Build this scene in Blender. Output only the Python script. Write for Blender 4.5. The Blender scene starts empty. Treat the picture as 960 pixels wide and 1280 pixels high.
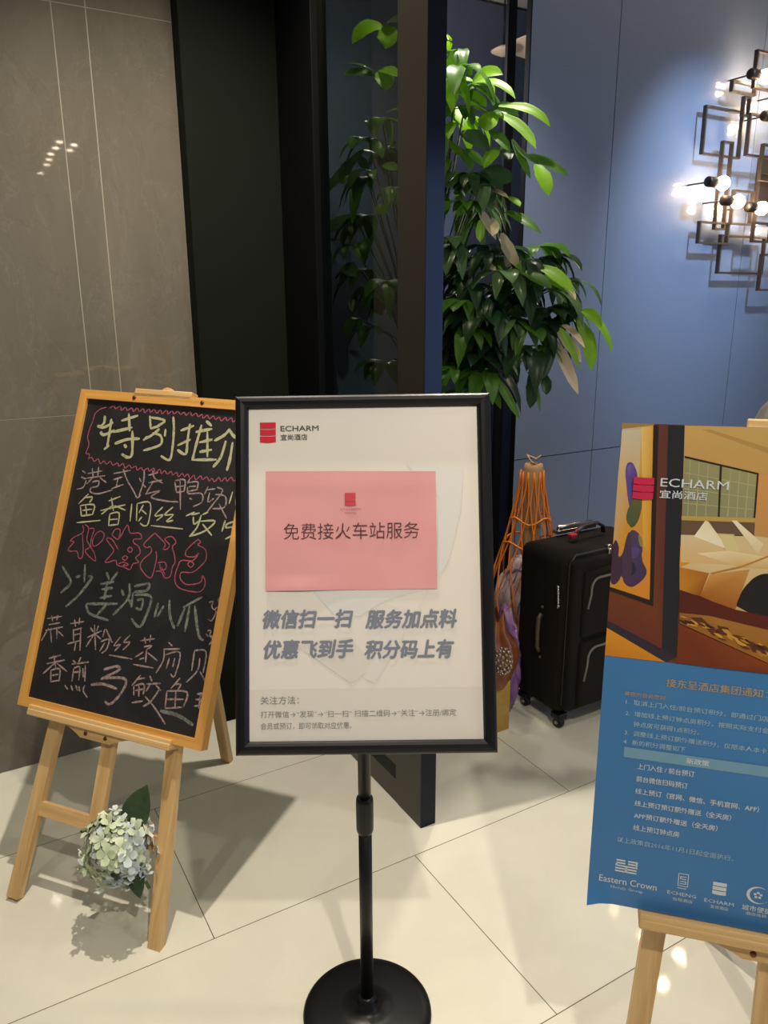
import bpy, bmesh, math, random
from mathutils import Vector, Matrix
SC = bpy.context.scene
COL = SC.collection
PI = math.pi

# ---------------------------------------------------------------- camera
cd = bpy.data.cameras.new('camera'); cam = bpy.data.objects.new('camera', cd); COL.objects.link(cam)
cd.sensor_fit = 'VERTICAL'; cd.sensor_height = 36; cd.lens = 27; cd.clip_start = .05
M = Matrix(((0.999988, 0.004887, 0), (-0.001281, 0.262186, -0.965016), (-0.004716, 0.965005, 0.262189))).to_4x4()
M.translation = (0, 0, 1.46); cam.matrix_world = M
SC.camera = cam
# ---------------------------------------------------------------- light and exposure
vs = SC.view_settings
vs.view_transform = 'Standard'; vs.look = 'None'; vs.gamma = 1; vs.use_curve_mapping = False; vs.exposure = 0.0
wd = bpy.data.worlds.new('world'); SC.world = wd; wd.use_nodes = True
bg = wd.node_tree.nodes['Background']; bg.inputs[0].default_value = (.80, .88, 1, 1); bg.inputs[1].default_value = .20
WARM = (1, .89, .75)
def spot(name, loc, power, target=None, angle=110, blend=.6, color=WARM, radius=.035):
    l = bpy.data.lights.new(name, 'SPOT'); l.energy = power; l.color = color; l.spot_size = math.radians(angle); l.spot_blend = blend
    l.shadow_soft_size = radius
    o = bpy.data.objects.new(name, l); COL.objects.link(o); o.location = loc
    d = Vector(target) - Vector(loc) if target else Vector((0, 0, -1))
    o.rotation_euler = d.to_track_quat('-Z', 'Y').to_euler()
    return o
CEIL = 2.9
spot('downlight_easel', (-.31, 1.75, CEIL), 195, angle=115, blend=.8, radius=.018)
spot('downlight_plant', (.30, 2.40, CEIL), 100, angle=100)
spot('downlight_key', (.45, -.25, CEIL), 147, angle=130)
spot('downlight_right', (1.75, 1.25, CEIL), 40, angle=120)
spot('downlight_entry', (-1.1, .3, CEIL), 25, angle=130)
WQ = Matrix.Rotation(math.radians(30), 3, 'Z')
spot('cool_wall_fill', WQ @ Vector((2.98, 1.30, CEIL)), 200, target=WQ @ Vector((3.02, 2.42, 1.80)), angle=50, blend=1.0, color=(.64, .82, 1))  # added cool spot without a fixture, makes the blue pool on the wall
# unseen cool area light added far right to tint the blue wall and metal
al = bpy.data.lights.new('cool_fill_right', 'AREA'); al.shape = 'RECTANGLE'; al.size = 2.4; al.size_y = 2.2; al.energy = 34; al.color = (.48, .66, 1)
ao = bpy.data.objects.new('cool_fill_right', al); COL.objects.link(ao); ao.location = (4.6, -.3, 1.5)
ao.rotation_euler = (Vector((1.2, 2.7, 1.3)) - Vector((4.6, -.3, 1.5))).to_track_quat('-Z', 'Y').to_euler()

# ---------------------------------------------------------------- materials
def lin(c):
    if isinstance(c, str): c = tuple(int(c[i:i+2], 16) / 255 for i in (0, 2, 4))
    return tuple(v / 12.92 if v <= .04045 else ((v + .055) / 1.055) ** 2.4 for v in c)
class NT:
    def __init__(s, m): s.n = m.node_tree.nodes; s.l = m.node_tree.links; s.b = s.n['Principled BSDF']
    def new(s, t, **k):
        n = s.n.new(t)
        for a, v in k.items(): setattr(n, a, v)
        return n
    def math(s, op, a, b=None, c=None):
        n = s.new('ShaderNodeMath', operation=op)
        for i, v in enumerate((a, b, c)):
            if v is None: continue
            if isinstance(v, (int, float)): n.inputs[i].default_value = v
            else: s.l.new(v, n.inputs[i])
        return n.outputs[0]
    def mix(s, f, a, b):
        n = s.new('ShaderNodeMix', data_type='RGBA')
        for sock, v in ((n.inputs[0], f), (n.inputs[6], a), (n.inputs[7], b)):
            if isinstance(v, (int, float)): sock.default_value = v
            elif isinstance(v, tuple): sock.default_value = (*v[:3], 1)
            else: s.l.new(v, sock)
        return n.outputs[2]
    def coord(s, scale=(1, 1, 1), rot=(0, 0, 0)):
        t = s.new('ShaderNodeTexCoord'); m = s.new('ShaderNodeMapping'); s.l.new(t.outputs['Object'], m.inputs[0])
        m.inputs['Scale'].default_value = scale; m.inputs['Rotation'].default_value = rot
        return m.outputs[0]
    def noise(s, vec, scale, detail=4, rough=.5, dist=0):
        n = s.new('ShaderNodeTexNoise'); s.l.new(vec, n.inputs['Vector']); n.inputs['Scale'].default_value = scale
        n.inputs['Detail'].default_value = detail; n.inputs['Roughness'].default_value = rough; n.inputs['Distortion'].default_value = dist
        return n.outputs[0]
    def ramp(s, f, *stops):
        n = s.new('ShaderNodeValToRGB'); s.l.new(f, n.inputs[0]); e = n.color_ramp.elements
        while len(e) < len(stops): e.new(.5)
        for i, (p, c) in enumerate(stops): e[i].position = p; e[i].color = (*c[:3], 1)
        return n.outputs[0]
    def bump(s, h, strength=.2, dist=.01):
        n = s.new('ShaderNodeBump'); n.inputs['Strength'].default_value = strength; n.inputs['Distance'].default_value = dist
        s.l.new(h, n.inputs['Height']); s.l.new(n.outputs[0], s.b.inputs['Normal'])
def mat(name, color=(.5, .5, .5), rough=.5, metal=0, spec=.5, coat=0, coat_rough=.05, trans=0, emit=None, estr=0, ior=1.5):
    m = bpy.data.materials.new(name); m.use_nodes = True; b = m.node_tree.nodes['Principled BSDF'].inputs
    b['Base Color'].default_value = (*lin(color), 1); b['Roughness'].default_value = rough; b['Metallic'].default_value = metal
    b['Specular IOR Level'].default_value = spec; b['Coat Weight'].default_value = coat; b['Coat Roughness'].default_value = coat_rough
    b['Transmission Weight'].default_value = trans; b['IOR'].default_value = ior
    if emit: b['Emission Color'].default_value = (*lin(emit), 1); b['Emission Strength'].default_value = estr
    return m
def mottled(name, c1, c2, scale, rough=.5, bump=0, bscale=None, detail=4, **k):
    m = mat(name, c1, rough, **k); t = NT(m); v = t.coord()
    f = t.noise(v, scale, detail)
    t.l.new(t.mix(t.ramp(f, (.35, (0, 0, 0)), (.65, (1, 1, 1))), lin(c1), lin(c2)), t.b.inputs['Base Color'])
    if bump: t.bump(t.noise(v, bscale or scale, detail), bump, .004)
    return m
def wood(name, c1, c2, axis):
    m = mat(name, c1, .48); t = NT(m)
    sc = [26, 26, 26]; sc[axis] = 1.1
    v = t.coord(tuple(sc)); f = t.noise(v, 1.6, 5, .6, 1.2)
    w = t.noise(t.coord(tuple(6 if i != axis else .8 for i in range(3))), 2, 2)
    c = t.mix(t.ramp(f, (.38, (0, 0, 0)), (.66, (1, 1, 1))), lin(c1), lin(c2))
    c = t.mix(t.math('MULTIPLY', w, .35), c, lin(c2))
    t.l.new(c, t.b.inputs['Base Color']); t.bump(f, .12, .002)
    return m
def vcol(name, rough=.45):
    m = mat(name, rough=rough); t = NT(m); a = t.new('ShaderNodeVertexColor', layer_name='Col')
    t.l.new(a.outputs[0], t.b.inputs['Base Color']); return m

def floor_material():
    m = mat('cream_polished_tile', 'd9cfb6', .10, spec=.5); t = NT(m)
    tc = t.new('ShaderNodeTexCoord'); sp = t.new('ShaderNodeSeparateXYZ'); t.l.new(tc.outputs['Object'], sp.inputs[0])
    y = t.math('DIVIDE', t.math('SUBTRACT', sp.outputs[1], 1.505), .565); row = t.math('FLOOR', y)
    fy = t.math('SUBTRACT', y, row)
    odd = t.math('FLOORED_MODULO', row, 2.0)
    x = t.math('DIVIDE', t.math('SUBTRACT', t.math('ADD', sp.outputs[0], t.math('MULTIPLY', odd, .565)), .396), 1.13)
    colm = t.math('FLOOR', x); fx = t.math('SUBTRACT', x, colm)
    dy = t.math('MULTIPLY', t.math('MINIMUM', fy, t.math('SUBTRACT', 1, fy)), .565)
    dx = t.math('MULTIPLY', t.math('MINIMUM', fx, t.math('SUBTRACT', 1, fx)), 1.13)
    line = t.math('LESS_THAN', t.math('MINIMUM', dx, dy), .0011)
    n = t.noise(t.coord(), 3.0, 6, .6, .6); n2 = t.noise(t.coord((1, 1, 1)), 14, 5)
    c = t.mix(t.ramp(n, (.3, lin('d8cfb4')), (.7, lin('e2dac4'))), lin('dfd6bd'), lin('dfd6bd'))
    c = t.ramp(n, (.3, lin('d2d0c0')), (.7, lin('dcdacb')))
    c = t.mix(t.math('MULTIPLY', n2, .16), c, lin('c4bfad'))
    c = t.mix(line, c, lin('5a4d3c'))
    t.l.new(c, t.b.inputs['Base Color'])
    t.l.new(t.math('ADD', t.math('MULTIPLY', line, .5), t.math('ADD', t.math('MULTIPLY', n, .04), .025)), t.b.inputs['Roughness'])
    return m
def stone_material():
    m = mat('taupe_stone', '857a69', .025, spec=.5); t = NT(m); v = t.coord()
    big = t.noise(t.coord((1.6, 1, .55)), 2.2, 8, .62, 1.3)
    fine = t.noise(t.coord((3, 1, 1.3)), 16, 8, .7, .5)
    c = t.ramp(big, (.3, lin('656055')), (.5, lin('6e685d')), (.72, lin('777165')))
    c = t.mix(t.math('MULTIPLY', fine, .5), c, lin('676155'))
    def vein(coord, sc, d, lo, colr, amt, c):
        nn = t.noise(coord, sc, 6, .6, d)
        a = t.math('ABSOLUTE', t.math('SUBTRACT', nn, .5))
        return t.mix(t.math('MULTIPLY', t.math('SUBTRACT', 1, t.math('SMOOTH_MIN', t.math('DIVIDE', a, lo), 1.0, .2)), amt), c, lin(colr))
    c = vein(t.coord((1.5, 1, .6), (0, .5, 0)), 2.6, 1.2, .010, '857f70', .2, c)
    c = vein(t.coord((1.2, 1, .9), (0, -.7, 0)), 2.1, 1.6, .007, '878071', .18, c)
    c = vein(t.coord((1.4, 1, .7), (0, .2, 0)), 4.1, .9, .012, '5c564b', .3, c)
    t.l.new(c, t.b.inputs['Base Color'])
    return m

M_floor = floor_material(); M_stone = stone_material()
M_joint = mat('pale_grout', '979080', .6)
M_navy = mottled('navy_lacquered_wall_panel', '677592', '6e7c9a', 260, rough=.42, coat=1.0, coat_rough=.045, detail=2)
M_gap = mat('dark_joint', '14171c', .8)
M_slate = mottled('dark_slate_panel', '131712', '171b16', 300, rough=.75, detail=2, spec=.08)
M_black = mat('black_metal', '08080a', .4, spec=.2)
M_smoke = mat('smoked_bronze_metal', '33302a', .22, metal=.55)
M_gloss = mat('dark_glossy_metal', '1e222c', .17, metal=.85)
M_ceil = mat('ceiling_paint', 'c8c2b6', .9)
M_plastic = mat('black_painted_steel', '0c0c0f', .36, spec=.35)
M_white = mat('white_poster_paper', 'e0dbd2', .32, coat=.25, coat_rough=.12)
M_pink = mottled('pink_paper', 'd99a9c', 'd59496', 9, rough=.7)
WL, WL2 = 'e6b566', 'c98d42'
M_woodx = wood('pine_along', 'd9b883', 'bf9861', 0); M_woody = wood('pine_upright', 'd9b883', 'bf9861', 1)
M_fwx = wood('honey_frame_along', 'd8a452', 'c08a42', 0); M_fwy = wood('honey_frame_upright', 'd8a452', 'c08a42', 1)
M_screw = mat('screw', '6b3a22', .4, metal=.6)

def glass(name, tint, refl_rough=.02, mixf=None):
    m = bpy.data.materials.new(name); m.use_nodes = True; n = m.node_tree.nodes; l = m.node_tree.links
    n.clear(); out = n.new('ShaderNodeOutputMaterial'); mx = n.new('ShaderNodeMixShader'); tr = n.new('ShaderNodeBsdfTransparent'); gl = n.new('ShaderNodeBsdfGlossy')
    fr = n.new('ShaderNodeFresnel'); fr.inputs[0].default_value = 1.45
    tr.inputs[0].default_value = (*tint, 1); gl.inputs['Roughness'].default_value = refl_rough
    ge = n.new('ShaderNodeNewGeometry'); iv = n.new('ShaderNodeMath'); iv.operation = 'SUBTRACT'; iv.inputs[0].default_value = 1; l.new(ge.outputs['Backfacing'], iv.inputs[1])
    mu = n.new('ShaderNodeMath'); mu.operation = 'MULTIPLY'; l.new(fr.outputs[0], mu.inputs[0]); l.new(iv.outputs[0], mu.inputs[1])
    l.new(mu.outputs[0], mx.inputs[0]); l.new(tr.outputs[0], mx.inputs[1]); l.new(gl.outputs[0], mx.inputs[2]); l.new(mx.outputs[0], out.inputs[0])
    return m
M_glass = glass('smoked_screen_glass', (.40, .42, .36)); M_wglass = glass('window_glass', (.75, .78, .82))

# ---------------------------------------------------------------- mesh helpers
class MB:
    def __init__(s): s.v = []; s.f = []; s.m = []; s.c = None; s.sm = []
    def add(s, vs, fs, mi=0, smooth=False, T=None):
        b = len(s.v)
        s.v += [tuple(T @ Vector(v)) if T else tuple(v) for v in vs]
        for f in fs: s.f.append(tuple(b + i for i in f)); s.m.append(mi); s.sm.append(smooth)
        return s
    def box(s, x0, x1, y0, y1, z0, z1, mi=0, T=None, bev=0, seg=2, taper=None):
        if bev:
            bm = bmesh.new(); bmesh.ops.create_cube(bm, size=1)
            for v in bm.verts: v.co = Vector(((x0 + x1) / 2 + v.co.x * (x1 - x0), (y0 + y1) / 2 + v.co.y * (y1 - y0), (z0 + z1) / 2 + v.co.z * (z1 - z0)))
            bmesh.ops.bevel(bm, geom=bm.edges[:], offset=bev, segments=seg, affect='EDGES', profile=.5)
            return s.bm(bm, mi, T, smooth=False)
        vs = [(x, y, z) for x in (x0, x1) for y in (y0, y1) for z in (z0, z1)]
        return s.add(vs, [(0, 1, 3, 2), (4, 6, 7, 5), (0, 4, 5, 1), (2, 3, 7, 6), (0, 2, 6, 4), (1, 5, 7, 3)], mi, T=T)
    def bm(s, bm, mi=0, T=None, smooth=True):
        bm.verts.index_update()
        s.add([v.co[:] for v in bm.verts], [tuple(v.index for v in f.verts) for f in bm.faces], mi, smooth, T); bm.free(); return s
    def prism(s, pts, z0, z1, mi=0, T=None):
        n = len(pts); a = sum(pts[i][0] * pts[(i + 1) % n][1] - pts[(i + 1) % n][0] * pts[i][1] for i in range(n))
        if a < 0: pts = pts[::-1]
        vs = [(x, y, z0) for x, y in pts] + [(x, y, z1) for x, y in pts]
        return s.add(vs, [tuple(range(n - 1, -1, -1)), tuple(range(n, 2 * n))] + [(i, (i + 1) % n, n + (i + 1) % n, n + i) for i in range(n)], mi, T=T)
    def lathe(s, prof, seg=32, mi=0, T=None, smooth=True, sx=1, sy=1):
        vs = [(r * math.cos(2 * PI * k / seg) * sx, r * math.sin(2 * PI * k / seg) * sy, z) for r, z in prof for k in range(seg)]
        fs = [(i * seg + k, i * seg + (k + 1) % seg, (i + 1) * seg + (k + 1) % seg, (i + 1) * seg + k) for i in range(len(prof) - 1) for k in range(seg)]
        fs += [tuple(range(seg - 1, -1, -1)), tuple((len(prof) - 1) * seg + k for k in range(seg))]
        return s.add(vs, fs, mi, smooth, T)
    def tube(s, pts, r, seg=8, mi=0, T=None, smooth=True, closed=False, flat=1):
        P = [Vector(p) for p in pts]; n = len(P); rs = r if isinstance(r, (list, tuple)) else [r] * n
        vs = []; up = None
        for i in range(n):
            t = (P[min(i + 1, n - 1)] - P[max(i - 1, 0)]) if not closed else P[(i + 1) % n] - P[i - 1]
            t.normalize()
            if up is None: up = Vector((0, 0, 1)) if abs(t.z) < .9 else Vector((1, 0, 0))
            sd = t.cross(up).normalized(); up = sd.cross(t).normalized()
            for k in range(seg):
                a = 2 * PI * k / seg; vs.append(P[i] + (sd * math.cos(a) + up * math.sin(a) * flat) * rs[i])
        fs = [(i * seg + k, i * seg + (k + 1) % seg, ((i + 1) % n) * seg + (k + 1) % seg, ((i + 1) % n) * seg + k) for i in range(n if closed else n - 1) for k in range(seg)]
        if not closed: fs += [tuple(range(seg - 1, -1, -1)), tuple((n - 1) * seg + k for k in range(seg))]
        return s.add(vs, fs, mi, smooth, T)
    def sphere(s, c, r, mi=0, T=None, sub=2, scale=(1, 1, 1)):
        bm = bmesh.new(); bmesh.ops.create_icosphere(bm, subdivisions=sub, radius=r)
        for v in bm.verts: v.co = Vector((v.co.x * scale[0] + c[0], v.co.y * scale[1] + c[1], v.co.z * scale[2] + c[2]))
        return s.bm(bm, mi, T, True)
    def build(s, name, mats, parent=None, mw=None):
        me = bpy.data.meshes.new(name); me.from_pydata([tuple(v) for v in s.v], [], s.f); 
        for m in (mats if isinstance(mats, (list, tuple)) else [mats]): me.materials.append(m)
        me.polygons.foreach_set('material_index', s.m); me.polygons.foreach_set('use_smooth', s.sm)
        if s.c:
            a = me.color_attributes.new('Col', 'FLOAT_COLOR', 'POINT')
            a.data.foreach_set('color', [x for c in s.c for x in (*c, 1)])
        me.update(); o = bpy.data.objects.new(name, me); COL.objects.link(o)
        if parent: o.parent = parent
        if mw: o.matrix_world = mw
        return o
def thing(name, label, cat, mw=None, group=None):
    o = bpy.data.objects.new(name, None); COL.objects.link(o); o.empty_display_size = .05
    if mw: o.matrix_world = mw
    return tag(o, label, cat, group)
def tag(o, label, cat, group=None):
    o['label'] = label; o['category'] = cat
    if group: o['group'] = group
    return o
def struct(o): o['kind'] = 'structure'; return o
def sub(o, label): o['label'] = label; return o
def frame3(o, a, u):
    a = Vector(a).normalized(); u = Vector(u); u = (u - a * u.dot(a)).normalized(); n = a.cross(u)
    m = Matrix((a, u, n)).transposed().to_4x4(); m.translation = o; return m
RM = Matrix.Rotation(math.radians(30), 4, 'Z')           # the room's own axes: x along the walls, y towards them
def R3(x, y, z): return RM @ Vector((x, y, z))

_tc = {}
def text(mb, body, x, y, w=None, h=None, bold=0, shear=0, mi=0, z=0, res=2, anchor=0):
    """letters laid flat on local XY, box left-bottom at x, y, fitted to width w (and height h)"""
    c = bpy.data.curves.new('lettering', 'FONT'); c.body = body; c.size = 1; c.resolution_u = res; c.offset = min(bold, 0); c.shear = shear
    o = bpy.data.objects.new('lettering', c); COL.objects.link(o)
    bpy.context.view_layer.update()
    me = bpy.data.meshes.new_from_object(o.evaluated_get(bpy.context.evaluated_depsgraph_get()))
    vs = [v.co.copy() for v in me.vertices]; fs = [tuple(p.vertices) for p in me.polygons]
    bpy.data.objects.remove(o); bpy.data.curves.remove(c); bpy.data.meshes.remove(me)
    x0 = min(v.x for v in vs); x1 = max(v.x for v in vs); y0 = min(v.y for v in vs); y1 = max(v.y for v in vs)
    sx = w / (x1 - x0) if w else h / (y1 - y0)
    sy = h / (y1 - y0) if h else sx
    fs = [f if (vs[f[1]] - vs[f[0]]).cross(vs[f[2]] - vs[f[0]]).z > 0 else f[::-1] for f in fs]
    e = bold * sx * .55
    for k, (dx, dy) in enumerate(((0, 0), (e, 0), (-e, 0), (0, e), (0, -e)) if bold > 0 else ((0, 0),)):
        mb.add([((v.x - x0) * sx + x + dx, (v.y - y0) * sy + y + dy, z + k * .00002) for v in vs], fs, mi)
def rect(mb, x0, x1, y0, y1, z, mi=0): mb.add([(x0, y0, z), (x1, y0, z), (x1, y1, z), (x0, y1, z)], [(0, 1, 2, 3)], mi)
def poly(mb, pts, z, mi=0):
    n = len(pts); a = sum(pts[i][0] * pts[(i + 1) % n][1] - pts[(i + 1) % n][0] * pts[i][1] for i in range(n))
    if a < 0: pts = pts[::-1]
    mb.add([(x, y, z) for x, y in pts], [tuple(range(n))], mi)

# ================================================================ the setting
b = MB(); b.box(-6, 7, -6, 2.6, -.06, 0); struct(b.build('floor', M_floor, mw=RM))
b = MB(); b.box(-6, 7, -6, 6, CEIL + .02, CEIL + .1); struct(b.build('ceiling', M_ceil, mw=RM))
# stone wall on the left: slabs parted by fine pale joints
b = MB(); b.box(-4, .75, 2.5056, 2.7, 0, CEIL, 1)
xs = [-1.9, -.75, .409, .499, .75]; zs = [0, 1.135, 2.255, CEIL]
for i in range(len(xs) - 1):
    for j in range(3): b.box(xs[i] + .0016, xs[i + 1] - .0016, 2.505, 2.52, zs[j] + .0014, zs[j + 1] - .0014, 0)
struct(b.build('wall_left', [M_stone, M_joint], mw=RM))
b = MB(); b.box(.738, 1.10, 2.44, 2.7, 0, CEIL, bev=.003); struct(b.build('trim_1', M_slate, mw=RM))
# blue panelled wall
b = MB(); b.box(2.02, 5.2, 2.428, 2.446, 0, CEIL, 1)
xs = [2.018, 2.452, 3.323, 4.19, 5.2]; zs = [0, .834, 2.9]
for i in range(4):
    for j in range(2): b.box(xs[i] + (.0018 if i else 0), xs[i + 1] - .0018, 2.42, 2.44, zs[j] + .0018, zs[j + 1] - .0018, 0)
struct(b.build('wall_back', [M_navy, M_gap], mw=RM))
# the glazed opening between slate panel and blue wall, with the dim room behind it
b = MB()
b.box(1.942, 1.980, 2.458, 2.472, 0, CEIL); b.box(1.10, 1.13, 2.45, 2.50, 0, CEIL); b.box(1.10, 2.15, 2.45, 2.50, 0, .06); b.box(1.10, 2.15, 2.45, 2.50, CEIL - .06, CEIL)
b.box(2.12, 2.15, 2.447, 2.50, 0, CEIL); b.box(2.0145, 2.0185, 2.4215, 2.447, 0, CEIL)
w1 = struct(b.build('window_1', mat('matt_black_frame', '0c0c0e', .7, spec=.1), mw=RM))
b = MB(); b.box(1.13, 2.12, 2.473, 2.479, .06, CEIL - .06); g = b.build('pane', M_wglass, w1); 
M_far = mottled('far_room_navy', '47506a', '3f485f', 3, rough=.5)
b = MB(); b.box(.6, 6, 3.5, 3.6, 0, CEIL); struct(b.build('wall_far', M_far, mw=RM))
b = MB(); b.box(.6, 6, 2.6, 3.5, -.06, 0); struct(b.build('floor_far', mat('dark_carpet', '2a2a30', .9), mw=RM))
for (x, y, z, r, nm) in ((2.474, 3.162, 2.581, .058, 'smaller pale saucer pendant shade in the room behind the window, left of the mullion'), (2.697, 3.125, 2.624, .186, 'larger pale saucer shade standing in for a mirrored lamp image, right of the mullion')):  # the right-hand shade stands in for a mirrored image of the lamp
    t = thing('pendant_lamp', nm, 'pendant lamp', Matrix.Translation(R3(x, y, z)), 'pendants behind the window')
    hh = r * .26 + .008
    b = MB(); b.lathe([(.004, hh), (r * .35, hh * .86), (r * .7, hh * .45), (r, 0), (r * .97, -.004), (r * .6, -hh * .6), (r * .3, -hh * .9), (.004, -hh)], 40)
    b.build('shade', mat('linen_shade', 'b49c84', .8, emit='c7ab8f', estr=.30), t)
    b = MB(); b.tube([(0, 0, hh - .002), (0, 0, CEIL - z + .02)], .004); b.build('cord', M_black, t)
l = bpy.data.lights.new('far_room_fill', 'POINT'); l.energy = 40; l.color = (1, .9, .8); l.shadow_soft_size = .1  # unseen point light added to brighten the room behind the window
o = bpy.data.objects.new('far_room_fill', l); COL.objects.link(o); o.location = R3(1.7, 2.95, 2.3)

# ================================================================ glass partition standing out from the wall
t = thing('glass_partition', 'tall smoked glass partition with dark metal posts and slotted base beside the potted plant', 'partition', RM.copy())
b = MB(); b.box(1.035, 1.085, 1.592, 1.72, 0, CEIL, 0, bev=.0015); 
fp = b.build('front_post', M_smoke, t)
b = MB(); b.box(1.0352, 1.0852, 1.5905, 1.592, .0, CEIL); b.build('end_cap', M_gloss, fp)
b = MB(); b.box(1.035, 1.085, 2.19, 2.44, 0, CEIL, bev=.002); b.build('back_post', M_black, t)
b = MB(); b.box(1.0365, 1.0835, 1.72, 2.19, 0, .30); b.box(1.0355, 1.037, 1.735, 2.185, .08, .125, 1); b.build('base_rail', [M_smoke, M_gap], t)
b = MB(); b.box(1.055, 1.065, 1.72, 2.19, .30, CEIL - .05); b.build('glass_pane', M_glass, t)
b = MB(); b.box(1.035, 1.085, 1.72, 2.19, CEIL - .05, CEIL); b.build('top_rail', M_smoke, t)

# ================================================================ poster stand
PS = frame3((-0.2568, 1.1664, 0.7099), (0.99993, -0.00462, 0.01079), (-0.00872, 0.32288, 0.9464))
t = thing('sign_stand', 'black framed white poster on a round based pole stand in the middle', 'sign stand', Matrix.Translation((-.0405, 1.30, 0)))
b = MB(); b.lathe([(.005, 0), (.132, 0), (.136, .003), (.136, .007), (.132, .011), (.112, .0145), (.06, .0175), (.03, .019), (.022, .03), (.0185, .042), (.0165, .05), (.005, .05)], 64); b.build('base', M_plastic, t)
b = MB(); b.lathe([(.004, .04), (.0133, .04), (.0133, .5), (.004, .5)], 24); b.build('lower_pole', M_plastic, t)
b = MB(); b.lathe([(.004, .45), (.0142, .45), (.0166, .456), (.0172, .462), (.0172, .522), (.0160, .53), (.0135, .532), (.004, .532)], 24); b.build('sleeve', M_plastic, t)
b = MB(); b.lathe([(.003, .50), (.0125, .50), (.0125, 1.06), (.003, 1.06)], 24); b.build('upper_pole', M_plastic, t)
b = MB(); W, H = .45, .625
prof = [(0, -.012), (0, .002), (.0015, .006), (.005, .0095), (.011, .0115), (.017, .0105), (.021, .0075), (.0235, .003), (.0235, .0005)]
for d, h in prof: b.v += [(d, d, h), (W - d, d, h), (W - d, H - d, h), (d, H - d, h)]
for i in range(len(prof) - 1):
    for k in range(4): b.f.append((i * 4 + k, i * 4 + (k + 1) % 4, i * 4 + 4 + (k + 1) % 4, i * 4 + 4 + k)); b.m.append(0); b.sm.append(False)
fr = b.build('frame', M_plastic, t, PS)
b = MB(); b.box(.004, W - .004, .004, H - .004, -.012, -.001); b.build('backing_board', M_plastic, t, PS)
b = MB(); b.box(W / 2 - .05, W / 2 + .05, .30, .42, -.03, -.012, bev=.004); b.build('tilt_bracket', M_plastic, t, PS)
# poster sheet with slight waves
b = MB(); nx, ny = 40, 60
for j in range(ny + 1):
    for i in range(nx + 1):
        x = .02 + (W - .04) * i / nx; y = .02 + (H - .04) * j / ny
        e = min(i, nx - i, j, ny - j) / 6; e = min(1, e)
        z = .0012 + e * (.00015 * math.sin(x * 17 + 1.3 * math.sin(y * 9)) * math.sin(y * 13 + .6) + .0004 * math.exp(-((y - .505) / .006) ** 2) * math.cos(x * 9))
        b.v.append((x, y, z))
for j in range(ny):
    for i in range(nx): a = j * (nx + 1) + i; b.f.append((a, a + 1, a + nx + 2, a + nx + 1)); b.m.append(0); b.sm.append(True)
sheet = b.build('poster_sheet', M_white, t, PS)
M_txt = mat('slate_blue_ink', '787f8e', .5); M_gry = mat('grey_ink', '8b8884', .5); M_red = mat('red_ink', 'c8102c', .45); M_dk = mat('dark_ink', '4a4648', .5)
M_swl = [mat('pale_blue_print', 'd6d5d1', .4), mat('pale_lilac_print', 'dad5d0', .4), mat('pale_grey_print', 'd6d1c9', .4)]
Z = .0021
b = MB()
for nm, pts, k in (('a', [(.30, .50), (.40, .49), (.395, .42), (.372, .33), (.33, .27), (.352, .35), (.358, .44)], 0), ('b', [(.13, .285), (.17, .24), (.215, .235), (.26, .262), (.345, .285)], 0),
                   ('c', [(.16, .285), (.21, .25), (.25, .255), (.30, .285)], 1), ('d', [(.25, .26), (.31, .24), (.34, .28), (.29, .20), (.24, .12), (.22, .13), (.25, .19)], 1), ('e', [(.10, .19), (.2, .2), (.24, .15), (.2, .12)], 2)):
    poly(b, pts, Z - .0004 - .00004 * k, k)
rect(b, .0236, W - .0236, .0236, .112, Z - .0005, 2)
b.build('tinted_print', M_swl, sheet, PS)
def shield(mb, x0, x1, y0, y1, z, mi=0, gap=.035):
    h = y1 - y0; w = x1 - x0; k = h / 3.2
    for i in range(3):
        yb = y0 + h * .04 + i * (h * .96 / 3); yt = yb + h * .96 / 3 - h * gap; dip = h * .04 if i == 0 else h * .02
        pts = [(x0 + w * s / 8, yb - dip * math.sin(PI * s / 8)) for s in range(9)] + [(x0 + w * s / 8, yt - (h * .02 if i < 2 else 0) * math.sin(PI * s / 8)) for s in range(8, -1, -1)]
        poly(mb, pts, z, mi)
b = MB(); shield(b, .0435, .0715, .541, .579, Z); b.build('logo', M_red, sheet, PS)
b = MB()
text(b, 'ECHARM', .080, .5615, .067, .0095, bold=.02, z=Z); text(b, '宜尚酒店', .080, .5455, .047, .0105, bold=.02, z=Z)
b.build('logo_lettering', M_dk, sheet, PS)
b = MB()
for s, x, y, w in (('微信扫一扫', .0475, .2165, .156), ('服务加点料', .2262, .2145, .157), ('优惠飞到手', .0495, .1645, .154), ('积分码上有', .2242, .1625, .154)):
    b = MB(); text(b, s, x, y, w, .031, bold=.075, shear=.2, z=Z); b.build('headline_lettering', M_txt, sheet, PS)
b = MB(); text(b, '关注方法：', .043, .0865, .066, .0135, bold=.02, z=Z)
text(b, '打开微信→“发现”→“扫一扫” 扫描二维码→“关注”→注册/绑定', .043, .0635, .337, .0115, bold=.012, z=Z, res=1)
text(b, '会员或预订，即可领取对应优惠。', .043, .0435, .157, .0115, bold=.012, z=Z, res=1)
b.build('small_lettering', M_gry, sheet, PS)
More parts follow.
